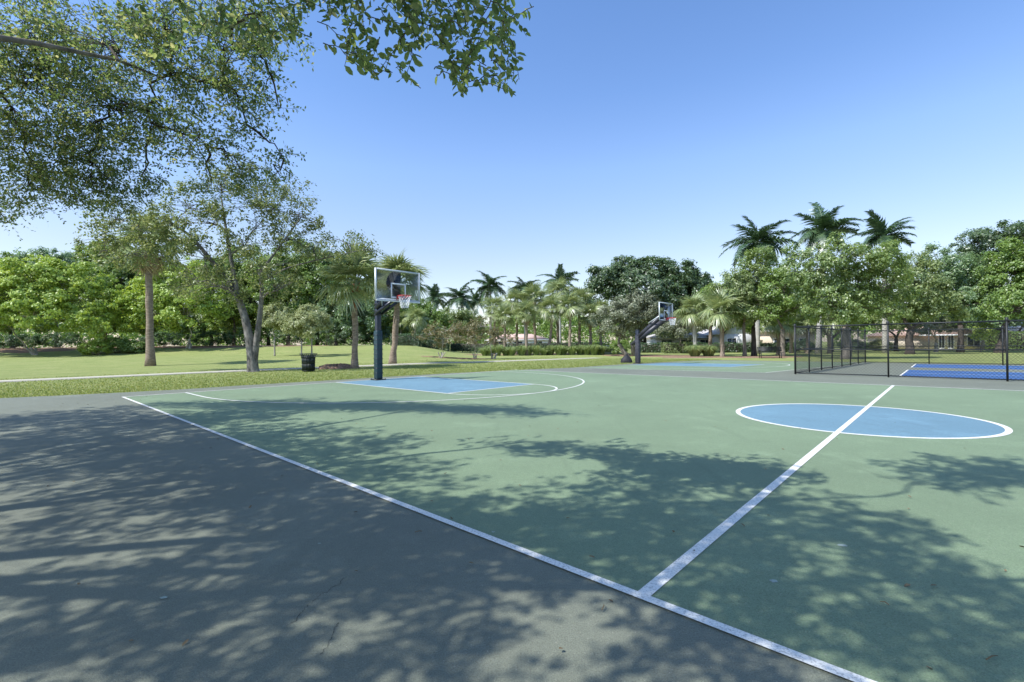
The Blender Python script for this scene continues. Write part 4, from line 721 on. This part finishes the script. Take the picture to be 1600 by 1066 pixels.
SHD = [(1150, 790, 5.2, .62, 1), (1070, 830, 4.6, .55, 1), (1210, 850, 5.0, .5, 1), (1120, 900, 4.4, .45, 1), (1290, 800, 5.6, .5, .7), (1380, 840, 5.2, .42, .8), (1250, 940, 4.6, .42, .9), (1420, 900, 4.8, .34, .8), (1530, 930, 4.9, .36, .8), (1620, 960, 5.0, .42, .9), (1330, 1030, 4.6, .34, .6), (1490, 1030, 4.5, .36, .7), (1180, 1010, 4.3, .34, .8), (1050, 980, 4.2, .28, .8), (1600, 1060, 4.6, .34, .7),
       (1480, 748, 6.0, .42, .9), (1560, 738, 6.2, .55, 1), (1650, 745, 6.2, .6, 1), (1420, 728, 6.0, .22, .6), (1130, 740, 5.0, .40, .9), (1010, 750, 5.2, .55, .9), (930, 790, 5.0, .6, 1), (960, 850, 4.6, .45, .9), (880, 850, 4.7, .5, 1), (800, 830, 4.8, .55, .8), (830, 890, 4.5, .36, .8), (720, 850, 4.9, .5, .9), (640, 800, 5.2, .6, .95), (600, 740, 5.4, .65, .9), (520, 700, 5.6, .9, 1), (420, 680, 5.8, 1.0, 1), (330, 660, 5.8, 1.1, 1), (200, 660, 5.8, 1.2, 1.2), (60, 655, 5.8, 1.3, 1.2), (130, 690, 5.6, .9, 1.2), (270, 695, 5.6, .9, 1.2), (0, 695, 5.6, .9, 1.2), (390, 645, 5.8, .9, .9), (330, 700, 5.5, .8, 1), (450, 740, 5.4, .7, 1), (340, 730, 5.4, .8, 1), (220, 730, 5.5, .8, .9), (80, 730, 5.5, .8, .9),
       (540, 800, 5.1, .6, 1), (430, 820, 5.0, .55, .9), (300, 790, 5.2, .6, .8), (130, 780, 5.2, .55, .7), (460, 770, 5.2, .6, 1), (560, 850, 5, .5, 1), (380, 770, 5.2, .55, .9), (660, 820, 5, .5, .9), (620, 870, 4.8, .42, .9), (500, 870, 4.8, .45, .8), (380, 890, 4.7, .4, .7), (720, 920, 4.5, .36, .9), (560, 930, 4.5, .3, .7), (420, 950, 4.5, .32, .7), (280, 900, 4.7, .4, .6), (160, 880, 4.8, .4, .5), (30, 850, 4.9, .45, .6), (250, 980, 4.4, .36, .8), (100, 960, 4.5, .38, .8), (330, 1040, 4.3, .32, .8), (180, 1050, 4.3, .32, .8), (480, 1030, 4.3, .26, .7), (620, 1000, 4.3, .26, .7), (40, 1040, 4.4, .34, .7), (760, 1000, 4.2, .22, .6), (690, 1060, 4.2, .24, .7), (960, 900, 4.5, .3, .8), (1000, 1040, 4.2, .2, .5)]
LB = []
for u, v, Y, ru, rv, dn in FAR:
    c = P(u, v, Y); k = Y/F_PX; LB.append((c, np.array((ru*k*1.12, (ru+rv)/2*k, rv*k*1.25)), dn, .060, .36))
for u, v, z_, r_, dn in SHD: LB.append((SH(u, v, z_), np.array((r_*1.25, r_*1.25, r_*.7)), dn, .085, .19))
for u, v, Y in ((480, 20, 3.9), (570, 30, 3.5), (650, 40, 3.4), (720, 60, 3.35), (790, 60, 3.3), (350, 40, 4.2)): LB.append((P(u, v, Y)+np.array(SUN)*rng.uniform(1.1, 1.5)+np.array((0, -.1, .15)), np.array((.5, .45, .25)), 1.8, .085, .19))
hubs = []
for hx in ((-7.6, 4.8, 4.6), (-8.6, 8.0, 5.6), (-5.6, 7.6, 5.6), (-5.2, 3.5, 5.2), (-3.2, 4.2, 5.0), (-2.5, .8, 4.9), (-4.6, -.6, 4.8), (-.6, 1.8, 5.3), (-9.5, 6.6, 5.0), (-6.2, .6, 5.2), (-13.2, 6.2, 5.2), (.6, .4, 5.0)):
    hx = np.array(hx); pth = curve(fk, hx, .35, 10, .06); MB().tube(pth, np.linspace(.10, .014, 10), 8).build('limb', 'bark', near, off=base, sm=True); hubs.append(pth)
hub_pts = np.concatenate([h[3:] for h in hubs]); AV, AF, off_ = [], [], 0
CLs = []; tw = MB()
for c, r, dn, lf, cr_ in sorted(LB, key=lambda x: np.min(np.linalg.norm(hub_pts-x[0], axis=1))):
    s = hub_pts[np.argmin(np.linalg.norm(hub_pts-c, axis=1))]; pth = curve(s, c, .06, 6, .05); tw.tube(pth, np.linspace(.022, .008, 6), 5, False); hub_pts = np.concatenate((hub_pts, pth[2:]))
    n = max(4, int(dn*(19 if lf < .08 else 5.6)*(r[0]*r[1])/(cr_*cr_)*.8)); cl = lobe_clumps(c, r, n, False); d = rand_dirs(n)
    for q in cl[::2]: tw.tube(curve(pth[rng.integers(2, 6)], q, .03, 4, .02), [.008, .006, .004, .003], 3, False)
    if lf < .08: V, Fc, TV, TF = sprays(cl, cr_*(.5+.6*rng.random(n)), 5, 8, lf); tw.add(TV, [TF])
    else: V, Fc, TV, TF = sprays(cl, cr_*(.5+.6*rng.random(n)), 3, 6, lf); tw.add(TV, [TF])
    CLs.append((V, Fc[0]))
tw.build('branchlets', 'bark_dark', near, off=base)['kind'] = 'stuff'
V = np.concatenate([x[0] for x in CLs]); o_ = np.cumsum([0]+[len(x[0]) for x in CLs[:-1]]); Fc = np.concatenate([x[1]+q for x, q in zip(CLs, o_)])
o = link('crown', mesh('crown', V-base, [Fc], 'leaf_near'), near); o['kind'] = 'stuff'
# the drooping twigs nearest the camera: single leaves can be told apart
NEAR = [(718, 128, 3.3, 12, 24, 4), (800, 132, 3.3, 16, 18, 4), (585, 122, 3.5, 18, 18, 3), (690, 60, 3.4, 40, 50, 8), (455, 20, 4.1, 60, 40, 7), (520, 15, 3.7, 50, 35, 8), (560, 75, 3.5, 38, 40, 6), (600, 20, 3.5, 55, 35, 9), (650, 55, 3.4, 45, 45, 9), (700, 20, 3.4, 50, 40, 10), (715, 90, 3.35, 26, 45, 7), (745, 60, 3.3, 30, 45, 6), (795, 35, 3.3, 30, 40, 6), (800, 100, 3.3, 18, 30, 3), (345, 40, 4.3, 60, 45, 6), (260, 60, 4.4, 50, 40, 5), (630, 110, 3.5, 14, 20, 2), (575, 115, 3.5, 12, 18, 2), (430, 70, 4.2, 30, 20, 3)]
lc, ln_, la, ll = [], [], [], []; tw = MB()
for u, v, Y, ru, rv, nt_ in NEAR:
    k = Y/F_PX
    for q in range(int(nt_*(2.6 if u < 560 else 1.6))):
        e = P(u+rng.uniform(-1, 1)*ru, v+rng.uniform(-.9, 1)*rv, Y+rng.uniform(-.4, .4)); L = rng.uniform(.16, .36); s = e+np.array((rng.normal()*.16-.06, rng.normal()*.14, L*rng.uniform(.35, .95)))
        pth = curve(s, e, .03, 7, .008); tw.tube(pth, np.linspace(.004, .0016, 7), 4, False); m_ = int(L/.024)
        for w_ in range(m_):
            f_ = (w_+.6)/m_; p_ = s+(e-s)*f_; j = min(6, int(f_*6)); p_ = pth[j]+(pth[min(j+1, 6)]-pth[j])*(f_*6-j); dr = (e-s)/np.linalg.norm(e-s); sd_ = np.cross(dr, rand_dirs(1)[0]); sd_ /= np.linalg.norm(sd_)
            lc.append(p_); la.append(dr*.6+sd_*.9); ln_.append(np.array((0, 0, .5))+rand_dirs(1)[0]*.9); ll.append(rng.uniform(.042, .082))
tw.build('drooping_twigs', 'bark_dark', near, off=base)['kind'] = 'stuff'
lc, ln_, la, ll = map(np.array, (lc, ln_, la, ll)); order = np.argsort(-ll/lc[:, 1]); vis = np.array([(CAM_H+.70*c[1] > c[2]) for c in lc]); order = np.concatenate((order[vis[order]], order[~vis[order]]))
one = leaves(np.zeros((1, 3)), np.array(((0, 0, 1.),)), np.array(((1., 0, 0),)), np.array((1.,)), np.array((.5,)), True); lmesh = mesh('leaf', one[0], one[1], 'leaf_near')
for q in order[:300]:
    z_ = Vector(ln_[q]).normalized(); x_ = Vector(la[q]); x_ = (x_-z_*x_.dot(z_)).normalized(); y_ = z_.cross(x_)
    o = link('leaf', lmesh, near); o.matrix_local = Matrix.Translation(Vector(lc[q]-base)) @ Matrix((x_, y_, z_)).transposed().to_4x4() @ Matrix.Scale(ll[q], 4)
rest = order[300:]; V, Fc = leaves(lc[rest], ln_[rest], la[rest], ll[rest], ll[rest]*.5, True)
o = link('drooping_leaves', mesh('drooping_leaves', V-base, Fc, 'leaf_near'), near); o['kind'] = 'stuff'
